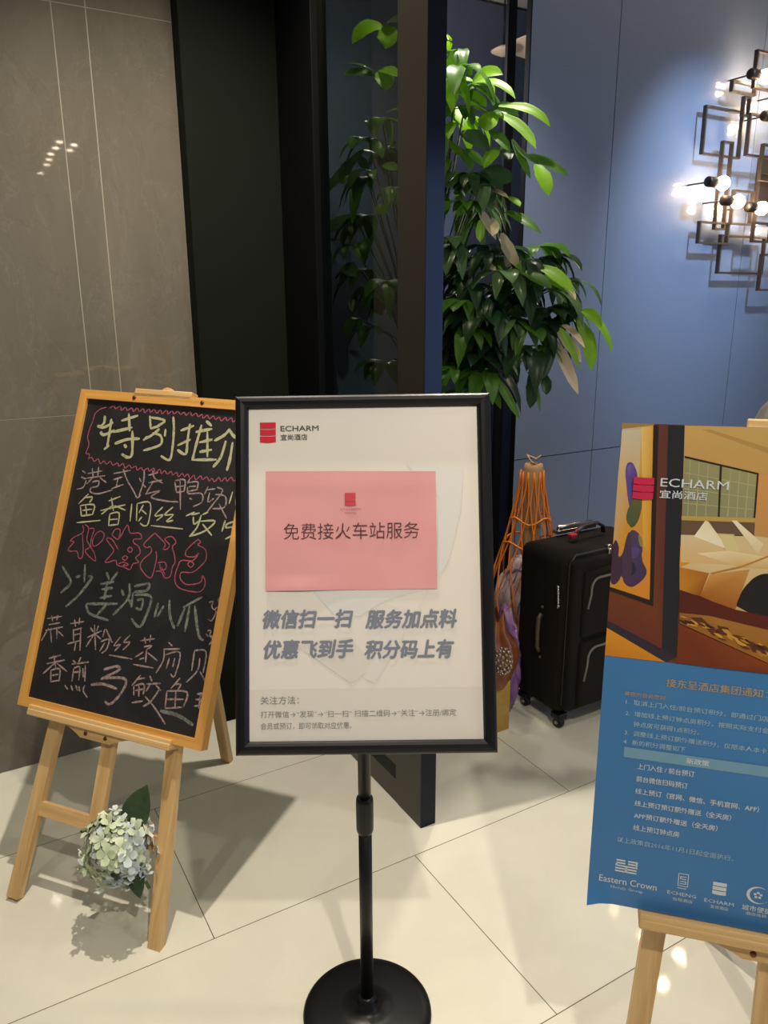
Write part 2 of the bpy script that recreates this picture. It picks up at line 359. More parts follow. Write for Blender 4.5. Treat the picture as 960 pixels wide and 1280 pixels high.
# pink notice
t = thing('paper_notice', 'pink paper notice with black lettering stuck on the white poster', 'notice', PS @ Matrix.Translation((.0535, .2815, .0024)))
b = MB(); nx, ny = 30, 20; nw, nh = .2985, .2095
for j in range(ny + 1):
    for i in range(nx + 1):
        x = nw * i / nx; y = nh * j / ny
        b.v.append((x - .001 * (1 - j / ny), y - .004 * i / nx * j / ny, .0004 + .0009 * math.sin(x * 21 + y * 9) * math.sin(y * 24) + (.0022 if y < .02 else 0) * math.exp(-((x - .06) / .05) ** 2) + .0006 * math.exp(-((y - .185) / .008) ** 2)))
for j in range(ny):
    for i in range(nx): a = j * (nx + 1) + i; b.f.append((a, a + 1, a + nx + 2, a + nx + 1)); b.m.append(0); b.sm.append(True)
b.build('sheet', M_pink, t)
b = MB(); text(b, '免费接火车站服务', .0315, .0885, .2365, .0285, bold=-.006, z=.0021); b.build('lettering', mat('maroon_black_ink', '4b2a2e', .5), t)
b = MB(); shield(b, .1385, .1575, .146, .170, .0021); b.build('logo', mat('red_print_on_pink', 'c23a47', .5), t)
b = MB(); text(b, 'ECHARM', .131, .139, .035, .0035, z=.0021); text(b, '宜尚酒店', .138, .133, .02, .0032, z=.0021, res=1); b.build('logo_lettering', mat('faint_mauve_ink', 'b3767c', .5), t)

# ================================================================ easels
def easel(T, clip, clip_z, label, v_foot, knob_v, tray_v, tray_u, leg_b, leg_t, mast_u, cross_v, back_len):
    """T: board plane (x along, y up, z to the viewer); legs sit behind that plane"""
    t = thing('wooden_easel', label, 'easel', Matrix.Translation(T @ Vector((mast_u[0], v_foot, -.03))))
    def part(nm, mb, m): return mb.build(nm, m, t, T)
    z1, z0 = -.018, -.040
    hw = .0175
    for (ub, ut) in ((leg_b[0], leg_t[0]), (leg_b[1], leg_t[1])):
        b = MB(); b.prism([(ub - hw, v_foot), (ub + hw, v_foot), (ut + hw, knob_v - .07), (ut - hw, knob_v - .07)], z0, z1); part('leg', b, M_woody)
    def ux(i, v): f = (v - v_foot) / (knob_v - .07 - v_foot); return leg_b[i] + (leg_t[i] - leg_b[i]) * f
    b = MB(); b.prism([(ux(0, cross_v) + .01, cross_v - .017), (ux(1, cross_v) - .01, cross_v - .017), (ux(1, cross_v) - .01, cross_v + .017), (ux(0, cross_v) + .01, cross_v + .017)], z0 + .004, z1 - .002); part('crossbar', b, M_woodx)
    # centre mast with round knob
    mu0, mu1 = mast_u; b = MB(); mh = .019
    pts = [(mu0 - mh, cross_v), (mu0 + mh, cross_v), (mu1 + mh, knob_v - .02)] + [(mu1 + mh * math.cos(a), knob_v - .02 + mh * math.sin(a)) for a in [PI * k / 8 for k in range(1, 8)]] + [(mu1 - mh, knob_v - .02)]
    b.prism(pts, z1 - .001, z1 + .014); part('mast', b, M_woody)
    b = MB(); b.box(tray_u[0], tray_u[1], tray_v - .0165, tray_v, -.022, .024, bev=.0025); b.box(tray_u[0], tray_u[1], tray_v - .002, tray_v + .009, .012, .022, bev=.002); tr = part('tray', b, M_woodx)
    cu = (tray_u[0] + tray_u[1]) / 2 - .002; b = MB()
    pts = [(cu - .105, tray_v - .016), (cu - .085, tray_v - .022), (cu - .06, tray_v - .032), (cu - .045, tray_v - .040), (cu + .045, tray_v - .040), (cu + .06, tray_v - .032), (cu + .085, tray_v - .022), (cu + .105, tray_v - .016)]
    b.prism(pts, -.004, .014); cl = part('cleat', b, M_woodx)
    for s in (-.03, .03): b = MB(); b.lathe([(.001, .013), (.0055, .013), (.0045, .016), (.001, .0165)], 12, T=Matrix.Translation((cu + s, tray_v - .028, 0))); b.build('screw', M_screw, cl, T)
    # clip bar at the top, holding the board's upper edge
    b = MB(); c1 = mu1; b.box(c1 - clip, c1 + clip, knob_v - .035, knob_v - .013, clip_z[0], clip_z[1], bev=.002); part('top_clip', b, M_woodx)
    # rear leg, hinged near the top
    P0 = T @ Vector((mu1, knob_v - .12, -.045)); foot = back_len
    b = MB(); d = (foot - P0); L = d.length; X = Vector(T.col[0][:3]).normalized(); Y = d.normalized(); X = (X - Y * X.dot(Y)).normalized(); Zz = X.cross(Y)
    m = Matrix((X, Y, Zz)).transposed().to_4x4(); m.translation = P0
    b.prism([(-.016, 0), (.016, 0), (.016, L), (-.016, L)], -.011, .011); o = b.build('rear_leg', M_woody, t, m)
    b = MB(); b.box(mu1 - .03, mu1 + .03, knob_v - .15, knob_v - .09, -.052, -.034, bev=.003); part('hinge_block', b, M_woodx)
    return t
TB = frame3((-0.94995, 1.80278, 0.4561), (0.93374, -0.35713, -0.02438), (0.16059, 0.35705, 0.92017))
easel(TB, .088, (-.018, .012), 'pine easel on the left carrying the chalkboard, hydrangea tied to its leg', -.474, .873, .001, (.045, .478), (.077, .509), (.15, .375), (.292, .262), -.245, Vector((-.523, 2.24, 0)))
# ---- chalkboard
t = thing('chalkboard', 'chalkboard menu with honey wood frame leaning on the left easel', 'chalkboard', TB @ Matrix.Translation((.2795, 0, 0)))
BW, BH, FW = .559, .847, .024
b = MB()
for pts in ([(0, 0), (FW, FW), (FW, BH - FW), (0, BH)], [(BW, 0), (BW, BH), (BW - FW, BH - FW), (BW - FW, FW)]): b = MB(); b.prism(pts, -.016, .012); b.build('side_rail', M_fwy, t, TB)
b = MB()
for pts in ([(0, 0), (BW, 0), (BW - FW, FW), (FW, FW)], [(0, BH), (FW, BH - FW), (BW - FW, BH - FW), (BW, BH)]): b = MB(); b.prism(pts, -.016, .012); b.build('cross_rail', M_fwx, t, TB)
b = MB()
for x in (.177, .386): b = MB(); b.lathe([(.001, .011), (.006, .011), (.005, .014), (.001, .0145)], 12, T=Matrix.Translation((x, BH - .0125, 0))); b.build('screw', M_screw, t, TB)
M_board = mat('chalkboard_black', '1a1a1c', .5); nt = NT(M_board); v = nt.coord((2.2, 1.2, 1), (0, 0, .5)); f = nt.noise(v, 4, 5, .6, .8)
nt.l.new(nt.ramp(f, (.42, lin('161618')), (.62, lin('1f1f20')), (.8, lin('2c2c2b'))), nt.b.inputs['Base Color'])
b = MB(); b.box(FW - .004, BW - FW + .004, FW - .004, BH - FW + .004, -.008, .004); bs = b.build('writing_surface', M_board, t, TB)
def chalk(name, c, alpha):
    m = mat(name, c, .95, spec=.1); nt = NT(m); v = nt.coord(); f = nt.noise(v, 620, 3, .7); g = nt.noise(v, 130, 3, .6)
    k = nt.math('ADD', nt.math('MULTIPLY', f, .6), nt.math('MULTIPLY', g, .6))
    a = nt.ramp(k, (alpha[0], (0, 0, 0)), (alpha[1], (1, 1, 1)))
    nt.l.new(nt.mix(a, lin('1d1d1e'), lin(c)), nt.b.inputs['Base Color']); return m
CM = {'c': chalk('cream_chalk', 'a9a783', (.36, .56)), 'w': chalk('pinkish_white_chalk', '9a8783', (.40, .64)), 'p': chalk('pink_chalk', '9f5061', (.36, .58)), 'g': chalk('grey_chalk', '7f8078', (.40, .72)), 's': chalk('smudged_chalk', '2c2c2b', (.2, .8))}
CHALK = """0 0 5.7 88,781 90,761 76,748
0 0 5.7 70,752 92,749 119,765
0 0 5.7 111,774 114,737 115,694
0 0 5.7 84,737 97,729 129,744
0 0 5.7 107,690 121,703
0 0 5.7 144,771 194,789
0 0 5.7 163,793 177,745
0 0 5.7 125,739 183,756
0 0 5.7 137,708 174,723 213,728
0 0 5.7 185,747 198,686 185,676 165,683
0 0 5.7 167,709 177,701
1 0 5.1 230,791 241,756
1 0 5.1 233,787 279,782 259,765
1 0 5.1 240,757 267,767
1 0 5.1 268,759 249,741 224,725
1 0 5.1 248,746 275,741 281,720 257,707 230,698
1 0 5.1 228,731 245,737
1 0 5.1 286,760 288,740
1 0 5.1 302,794 311,762 317,718 316,681 287,689
2 0 5.4 332,759 369,775
2 0 5.4 356,779 358,735 360,700 333,709
2 0 5.4 331,720 367,739
2 0 5.4 391,779 386,729 383,685
2 0 5.4 377,759 424,771
2 0 5.4 402,790 421,778
2 0 5.4 411,763 425,698
2 0 5.4 393,733 430,744
2 0 5.4 399,709 434,718
2 0 5.4 383,687 453,694
3 0 5.7 475,775 461,757 436,741
3 0 5.7 476,770 490,757 518,749
3 0 5.7 469,744 463,701 446,674
3 0 5.7 489,742 490,699 487,669
4 2 2.7 88,804 70,798 55,784 53,765 48,746 46,718 55,700 51,675 62,674 64,660
5 2 2.7 99,802 110,810 119,802 131,811 138,799 149,809 157,800 169,808 177,798 186,809 195,800 206,809 212,798 224,809 230,800 240,809 250,799 259,809 267,799 278,810 285,800 295,809 303,801 313,809 323,801 332,808 340,800 350,810 358,800 368,808 377,799 386,806 392,796 402,805 411,796 420,804 428,796 438,802 446,793 456,803 462,795 473,803 480,793 490,801 495,792 504,799 514,790 521,793
6 2 2.7 61,660 73,665 83,655 94,663 104,651 114,659 124,652 135,660 145,651 158,658 165,650 176,658 185,647 196,656 205,649 217,655 224,645 234,653 242,646 255,653 261,646 273,655 280,643 292,654 299,643 307,652 317,644 327,652 334,643 344,651 351,640 361,650 369,642 377,650 387,639 395,649 403,638 416,649 422,640 434,648 443,638 450,646 458,638 468,650 477,641 487,652 493,643 503,654 512,645 522,655 529,648 540,656 549,652
7 1 3.0 50,627 64,621
7 1 3.0 51,610 67,606
7 1 3.0 44,576 64,583 70,603
7 1 3.0 70,621 115,633
7 1 3.0 81,637 90,613
7 1 3.0 101,642 104,617
7 1 3.0 64,607 127,621
7 1 3.0 90,613 73,593
7 1 3.0 110,615 136,603
7 1 3.0 90,600 110,605 110,591 93,586
7 1 3.0 90,586 90,574 115,571 159,586
7 1 3.0 152,629 204,643
7 1 3.0 155,613 182,623
7 1 3.0 169,616 169,594
7 1 3.0 155,589 190,604
7 1 3.0 180,644 198,617 225,590 240,574 249,584
7 1 3.0 234,626 243,616
7 1 3.0 245,647 250,617 244,580
7 1 3.0 247,612 260,603
7 1 3.0 260,635 289,645
7 1 3.0 271,649 281,630 309,619
7 1 3.0 265,616 305,627
7 1 3.0 278,618 263,585
7 1 3.0 263,586 305,599 281,580 327,575 365,577
8 1 3.0 343,627 355,599
8 1 3.0 343,629 372,634 376,604
8 1 3.0 349,614 373,619
8 1 3.0 355,600 376,605
8 1 3.0 358,632 375,558
8 1 3.0 385,639 382,626
8 1 3.0 382,628 410,633 412,615
8 1 3.0 387,618 407,622
8 1 3.0 386,606 415,614
8 1 3.0 384,617 390,601 427,605 433,584 410,570
8 1 3.0 395,590 404,587
8 1 3.0 442,624 436,603
8 1 3.0 441,616 464,621
8 1 3.0 450,610 450,586 465,597
8 1 3.0 468,625 486,618 466,583 450,557
8 1 3.0 467,607 496,605 499,578 466,571
8 1 3.0 482,585 511,551
9 0 3.0 86,568 60,538
9 0 3.0 73,556 100,560 94,545
9 0 3.0 67,534 77,506
9 0 3.0 67,534 110,541 111,514
9 0 3.0 76,522 107,529
9 0 3.0 84,536 94,510
9 0 3.0 76,507 110,515
9 0 3.0 66,488 140,503
9 0 3.0 188,572 154,556
9 0 3.0 134,528 208,552
9 0 3.0 160,566 175,532
9 0 3.0 168,545 139,519
9 0 3.0 174,546 212,538
9 0 3.0 165,523 169,491
9 0 3.0 165,523 193,529 197,497
9 0 3.0 168,508 193,513
9 0 3.0 169,493 197,499
9 0 3.0 227,557 232,511
9 0 3.0 243,559 251,515
9 0 3.0 243,559 282,565 288,514 276,505 263,511
9 0 3.0 263,558 254,536
9 0 3.0 261,544 278,535
9 0 3.0 265,527 257,514
9 0 3.0 322,559 303,534 327,539 311,522
9 0 3.0 352,562 332,540 357,543 341,524 360,529
9 0 3.0 297,508 393,511
10 0 3.0 514,619 510,588
10 0 3.0 525,617 529,586
10 0 3.0 541,615 533,602 550,593 539,583
11 0 3.3 418,557 394,544
11 0 3.3 409,549 432,556
11 0 3.3 416,545 422,527 434,536
11 0 3.3 438,552 432,519 415,494
11 0 3.3 441,553 456,561
11 0 3.3 439,536 480,541 455,513 416,495
11 0 3.3 446,530 478,505
11 0 3.3 508,547 504,518
11 0 3.3 534,547 515,538 514,529 534,532 533,513 517,501
11 0 3.3 548,551 546,524 565,522
12 2 2.7 86,485 93,466 67,449 58,438 70,437 57,418 62,411 85,414 95,398 106,402 102,429 91,461
12 2 2.7 94,486 108,478 109,449 123,431 111,420 122,409 149,397 141,417 126,432 123,455 126,478 111,478
12 2 2.7 148,476 161,468 157,450 137,434 128,446 135,467 148,476
12 2 2.7 184,470 192,486 207,485 206,461 184,470
12 2 2.7 211,464 226,501 239,482 267,485 276,472 254,467 256,458 272,451 281,435 270,422 281,412 265,405 260,390 239,394 219,396 211,407 189,399 180,400 195,421 198,434 170,457 187,459 213,435
12 2 2.7 247,447 256,441 250,433 241,439 247,447
12 2 2.7 237,423 246,419 239,411 230,416 237,423
12 2 2.7 221,399 237,406 252,401 236,396 243,402
13 2 2.7 313,491 287,460 297,451 307,455 313,442 293,420 289,401 313,381 327,379 331,397 332,430 326,446
13 2 2.7 313,491 349,468 346,455 357,455 363,467 346,479 364,488 380,476 372,463 381,446 388,426 383,414 382,391 367,384 353,398 337,396
13 2 2.7 338,418 359,422 365,407 351,402 345,416
13 2 2.7 351,409 366,391
13 2 2.7 441,491 415,462 416,446 440,447 451,458 437,437 405,433 398,416 395,393 402,373 426,363 473,365 484,387 473,404 469,387 433,377 412,388 412,404 443,409 465,430 474,447 467,469 444,477 450,485 441,491
13 2 2.7 432,435 442,429 435,420 425,427 432,435
14 3 5.9 48,369 68,352
14 3 5.9 64,354 86,331 59,300
14 3 5.9 119,384 128,338
14 3 5.9 97,347 113,353
14 3 5.9 136,356 152,354
14 3 5.9 151,356 120,306 84,267
14 3 5.9 190,374 203,356
14 3 5.9 225,379 209,354
14 3 5.9 179,341 219,353
14 3 5.9 185,328 219,337
14 3 5.9 184,306 221,317
14 3 5.9 198,350 200,304
14 3 5.9 147,285 243,300
14 3 5.9 147,283 165,262 225,255
14 3 5.9 209,293 186,261
14 3 5.9 246,338 256,322
14 3 5.9 266,355 271,319 235,270
14 3 5.9 268,319 283,305
14 3 5.9 282,350 323,363 321,346 285,336
14 3 5.9 282,335 285,297
14 3 5.9 287,329 335,334 337,300 321,254 291,271
14 3 5.9 298,318 315,321 314,297 297,299
14 3 5.9 361,321 358,284
14 3 5.9 379,316 366,287
14 3 5.9 392,333 401,296 421,266
14 3 5.9 483,354 434,320
14 3 5.9 440,321 428,273
14 3 5.9 452,328 452,263
14 3 5.9 466,330 491,263 508,252
15 1 2.4 504,343 514,347 514,333 527,324 520,302 509,304
15 1 2.4 533,361 541,355 535,348 527,353 533,361
15 1 2.4 529,337 539,332 532,322 524,329 529,337
15 1 2.4 544,333 545,319
15 1 2.4 513,276 523,278 522,266 531,259 525,244
15 1 2.4 537,274 544,268 537,260 532,266 537,274
15 1 2.4 535,257 543,251 537,243 531,249 535,257
16 1 3.0 34,229 79,242
16 1 3.0 45,239 53,224
16 1 3.0 65,243 65,229
16 1 3.0 42,214 77,225
16 1 3.0 35,198 89,216
16 1 3.0 44,206 29,170
16 1 3.0 52,200 63,170
16 1 3.0 71,208 77,182
16 1 3.0 75,203 96,193
16 1 3.0 110,228 151,240
16 1 3.0 120,241 128,223
16 1 3.0 135,248 137,230
16 1 3.0 121,212 148,223
16 1 3.0 124,200 148,209
16 1 3.0 123,216 131,186
16 1 3.0 145,223 156,166
16 1 3.0 113,176 152,192
16 1 3.0 138,184 139,162
16 1 3.0 174,228 186,219
16 1 3.0 198,237 195,223
16 1 3.0 170,202 210,226
16 1 3.0 185,237 203,176
16 1 3.0 188,211 172,179
16 1 3.0 197,213 213,205
16 1 3.0 219,232 217,211
16 1 3.0 222,233 249,202
16 1 3.0 214,199 237,209 236,185 223,171
16 1 3.0 227,199 216,175
16 1 3.0 270,221 256,196 274,202 260,183
16 1 3.0 297,229 282,209 301,212 284,190
16 1 3.0 246,171 317,173
16 1 3.0 330,221 371,233
16 1 3.0 340,232 347,217
16 1 3.0 357,240 358,222
16 1 3.0 343,208 366,215 353,203
16 1 3.0 353,203 357,171
16 1 3.0 324,179 345,196
16 1 3.0 358,196 390,182
16 1 3.0 337,176 351,182
16 1 3.0 322,161 383,163
17 1 3.0 411,231 425,224
17 1 3.0 400,212 447,221
17 1 3.0 403,213 406,186 392,152
17 1 3.0 409,200 449,212 446,155 433,158
17 1 3.0 422,194 419,168
17 1 3.0 437,197 436,175
17 1 3.0 488,224 490,175
17 1 3.0 488,224 520,227 522,176
17 1 3.0 506,209 506,179 481,146
17 1 3.0 513,178 536,154
17 1 3.0 522,265 534,264 530,253 541,246 535,232
17 1 3.0 511,268 519,263
18 1 3.3 100,145 64,130
18 1 3.3 61,116 115,135
18 1 3.3 78,141 92,110
18 1 3.3 86,122 55,89
18 1 3.3 92,123 129,108
18 1 3.3 78,102 85,72
18 1 3.3 78,102 105,110 110,79
18 1 3.3 84,90 105,97
18 1 3.3 85,74 109,82
18 1 3.3 140,139 151,134
18 1 3.3 163,151 159,138
18 1 3.3 139,129 190,143
18 1 3.3 148,120 150,87
18 1 3.3 148,120 165,126 170,93
18 1 3.3 150,110 165,114
18 1 3.3 175,125 182,103
18 1 3.3 181,134 189,94
18 1 3.3 130,74 142,65
18 1 3.3 149,77 158,65
18 1 3.3 164,80 173,68
18 1 3.3 174,79 180,67
18 1 3.3 191,85 190,70 206,57
18 1 3.3 350,140 330,110
18 1 3.3 341,128 364,135
18 1 3.3 336,110 341,88
18 1 3.3 336,110 364,120 367,95
18 1 3.3 342,100 364,108
18 1 3.3 350,115 356,88
18 1 3.3 339,70 370,80
18 1 3.3 376,143 385,131
18 1 3.3 370,121 411,131
18 1 3.3 381,121 373,104
18 1 3.3 398,124 416,114
18 1 3.3 409,114 393,84 373,67
18 1 3.3 373,92 408,70 445,38
18 1 3.3 462,153 442,124
18 1 3.3 451,136 467,139 462,126
18 1 3.3 432,116 436,75
18 1 3.3 432,116 488,124 485,87
18 1 3.3 436,97 483,106
18 1 3.3 457,121 463,80
18 1 3.3 436,75 482,87
19 1 3.3 516,125 537,131
19 1 3.3 526,131 528,93
19 1 3.3 514,96 540,103
19 1 3.3 514,112 536,115
19 1 3.3 530,113 547,87
20 1 5.1 239,133 276,148 284,140 247,116 236,108
20 1 5.1 241,112 300,123 312,110 298,78 277,54 260,58
20 1 5.1 209,89 245,98 289,94
21 3 7.2 423,67 478,65 521,52
21 3 7.2 448,69 489,65
22 4 20.8 312,282 361,270 433,301
22 4 20.8 403,311 465,306
23 4 13.3 296,454 331,449 341,427"""
rnd = random.Random(3); CB = {}
def smooth_line(P):
    if len(P) < 3: return [P[0] + (P[1] - P[0]) * (k / 4) for k in range(5)] if len(P) == 2 else P
    Q = [P[0]] + P + [P[-1]]; o = []
    for i in range(1, len(Q) - 2):
        a, b_, c, d = Q[i - 1:i + 3]
        for k in range(4):
            s = k / 4; o.append(.5 * ((2 * b_) + (c - a) * s + (2 * a - 5 * b_ + 4 * c - d) * s * s + (3 * b_ - a - 3 * c + d) * s ** 3))
    return o + [P[-1]]
lay = 0
for ln in CHALK.split('\n'):
    gi, kk, wd_, *pp = ln.split(); k = 'cwpgs'[int(kk)]; w = float(wd_) / 1000 * (1.45 if k in 'cw' else 1.25 if k == 'g' else 1.1)
    P = smooth_line([Vector([float(q) / 1000 for q in p.split(',')]) for p in pp]); n = len(P)
    if n < 2: continue
    lay = (lay + 1) % 8; z = (.00425 if k != 's' else .0041) + lay * .00003
    m = CB.setdefault((int(gi), k), MB()); b0 = len(m.v)
    for i in range(n):
        d = P[min(i + 1, n - 1)] - P[max(i - 1, 0)]
        if d.length < 1e-7: d = Vector((1, 0))
        d.normalize(); nn = Vector((-d.y, d.x)); ww = w / 2 * rnd.uniform(.75, 1.1) * (.6 if i in (0, n - 1) else 1)
        for s in (1, -1):
            q = P[i] + nn * ww * s; m.v.append((min(max(q.x, FW + .002), BW - FW - .002), q.y, z))
    for i in range(n - 1): m.f.append((b0 + 2 * i + 1, b0 + 2 * i + 3, b0 + 2 * i + 2, b0 + 2 * i)); m.m.append(0); m.sm.append(False)
CN = {'s': 'chalk_smudge', 'g': 'grey_chalk_lettering', 'c': 'cream_chalk_lettering', 'w': 'pale_chalk_lettering', 'p': 'pink_chalk_lettering'}
for (gi, k), m in sorted(CB.items()): m.build(CN[k], CM[k], bs, TB)

# ---- hydrangea on the easel leg
S = .972
hc = Vector((.392, -.256, .03))
t = thing('hydrangea', 'pale blue green hydrangea bloom with dark leaves on the left easel leg', 'flower', TB @ Matrix.Translation(hc))
rnd = random.Random(11); b = MB(); b.c = []
cols = [lin('dfe6cf'), lin('d4dfc4'), lin('ccd8de'), lin('c3d0de'), lin('e6e9da'), lin('c6d3ae')]
for k in range(150):
    i = k + .5; ph = math.acos(1 - 2 * i / 150); th = PI * (1 + 5 ** .5) * i
    nrm = Vector((math.sin(ph) * math.cos(th), math.sin(ph) * math.sin(th), math.cos(ph)))
    rr = rnd.uniform(.66, 1.18); c = Vector((nrm.x * .079 * rr, nrm.y * .076 * rr, nrm.z * .062 * rr))
    ax = nrm.orthogonal().normalized(); ax.rotate(Matrix.Rotation(rnd.uniform(0, 6.28), 3, nrm)); ay = nrm.cross(ax)
    bias = rnd.random() + nrm.x * .35 - nrm.y * .15
    cl = cols[2 + (rnd.random() < .5)] if bias > .72 else cols[rnd.choice((0, 1, 4, 5))]
    sz = rnd.uniform(.012, .0215)
    tilt = Vector((rnd.uniform(-.8, .8), rnd.uniform(-.8, .8), 0))
    for q in range(4):
        a = q * PI / 2 + .2; d = ax * math.cos(a) + ay * math.sin(a); e = ax * -math.sin(a) + ay * math.cos(a)
        lift = nrm * (d.dot(ax * tilt.x + ay * tilt.y))
        pv = [c, c + (d * .55 + e * .48 + nrm * .12 + lift * .5) * sz, c + (d * 1.0 + e * .40 + nrm * .22 + lift) * sz, c + (d * 1.16 + nrm * .12 + lift) * sz, c + (d * 1.0 - e * .40 + nrm * .22 + lift) * sz, c + (d * .55 - e * .48 + nrm * .12 + lift * .5) * sz]
        b.add(pv, [(0, 1, 2), (0, 2, 3), (0, 3, 4), (0, 4, 5)], 0, True); b.c += [tuple(x * .72 for x in cols[5])] + [cl] * 5
M_pet = vcol('hydrangea_petal', .6); M_pet.node_tree.nodes['Principled BSDF'].inputs['Subsurface Weight'].default_value = 0
MT = TB @ Matrix.Translation(hc)
b.build('bloom', M_pet, t, MT)
M_hl = mottled('dark_hydrangea_leaf', '2b3a26', '364a2c', 60, rough=.5)
def leaf_shape(b, base, tip, w, N, mi=0, fold=.25, droop=.0, n=7):
    d = tip - base; L = d.length; d.normalize(); sd = d.cross(N).normalized(); N = sd.cross(d)
    b0 = len(b.v)
    for i in range(n + 1):
        s = i / n; ww = w / 2 * (math.sin(PI * s ** .75) ** .8 if 0 < s < 1 else .03)
        c = base + d * L * s + N * (-droop * s * s)
        b.v += [tuple(c + sd * ww + N * fold * ww), tuple(c), tuple(c - sd * ww + N * fold * ww)]
    for i in range(n):
        a = b0 + 3 * i
        for k in (0, 1): b.f.append((a + k, a + k + 3, a + k + 4, a + k + 1)); b.m.append(mi); b.sm.append(True)
for bs_, tp, w in (((.02, .04, -.01), (.040, .150, -.016), .074), ((-.03, .03, -.01), (-.085, .035, .0), .042), ((-.05, .02, 0), (-.105, .012, .01), .026), ((.05, -.03, -.01), (.082, -.098, -.008), .046)):
    b = MB(); leaf_shape(b, Vector(bs_), Vector(tp), w, Vector((.1, 0, 1)), fold=.22); o = b.build('leaf', M_hl, t, MT)
b = MB(); b.tube([(.0, 0, 0), (.03, -.03, -.035), (.075, -.09, -.05)], .004); b.build('stem', mat('green_stem', '5a6b35', .6), t, MT)
b = MB(); b.sphere((0, 0, 0), .052, scale=(1.1, 1.05, .85)); b.build('flower_heart', mat('green_heart', 'a3b285', .8), t, MT)

# ================================================================ blue poster on its easel
TP = frame3((0.3322, 1.0574, 0.50806), (0.96289, -0.26988, 0), (0.02574, 0.09184, 0.99544))
PX = Vector(TP.col[0][:3]); PBK = Vector((.27, .963, 0))
easel(TP, .112, (-.022, -.007), 'pine easel on the right holding up the blue hotel notice poster', -.508, .8075, -.002, (.082, .489), (.083, .490), (.16, .412), (.288, .285), -.26, Vector((.3322, 1.0574, 0)) + PX * .3 + PBK * .55)
t = thing('notice_poster', 'blue hotel notice poster with bedroom photograph on the right easel', 'poster', TP @ Matrix.Translation((.3, 0, 0)))
PW, PH = .6, .7837
M_blue = mottled('blue_print', '3b78b2', '3772a9', 5, rough=.42)
b = MB(); nx, ny = 30, 40
def curl(x, y): return .016 * max(0, 1 - (x + y) / .045) ** 2
for j in range(ny + 1):
    for i in range(nx + 1): x = PW * i / nx; y = PH * j / ny; b.v.append((x, y, .0005 + curl(x, y)))
for j in range(ny):
    for i in range(nx): a = j * (nx + 1) + i; b.f.append((a, a + 1, a + nx + 2, a + nx + 1)); b.m.append(0); b.sm.append(True)
ps = b.build('poster_sheet', M_blue, t, TP)
b = MB(); b.box(.07, PW - .002, .002, PH - .002, -.006, 0); b.box(.002, .07, .08, PH - .002, -.006, 0); b.build('foam_board', mat('foam_board', 'd8d4cc', .7), t, TP)
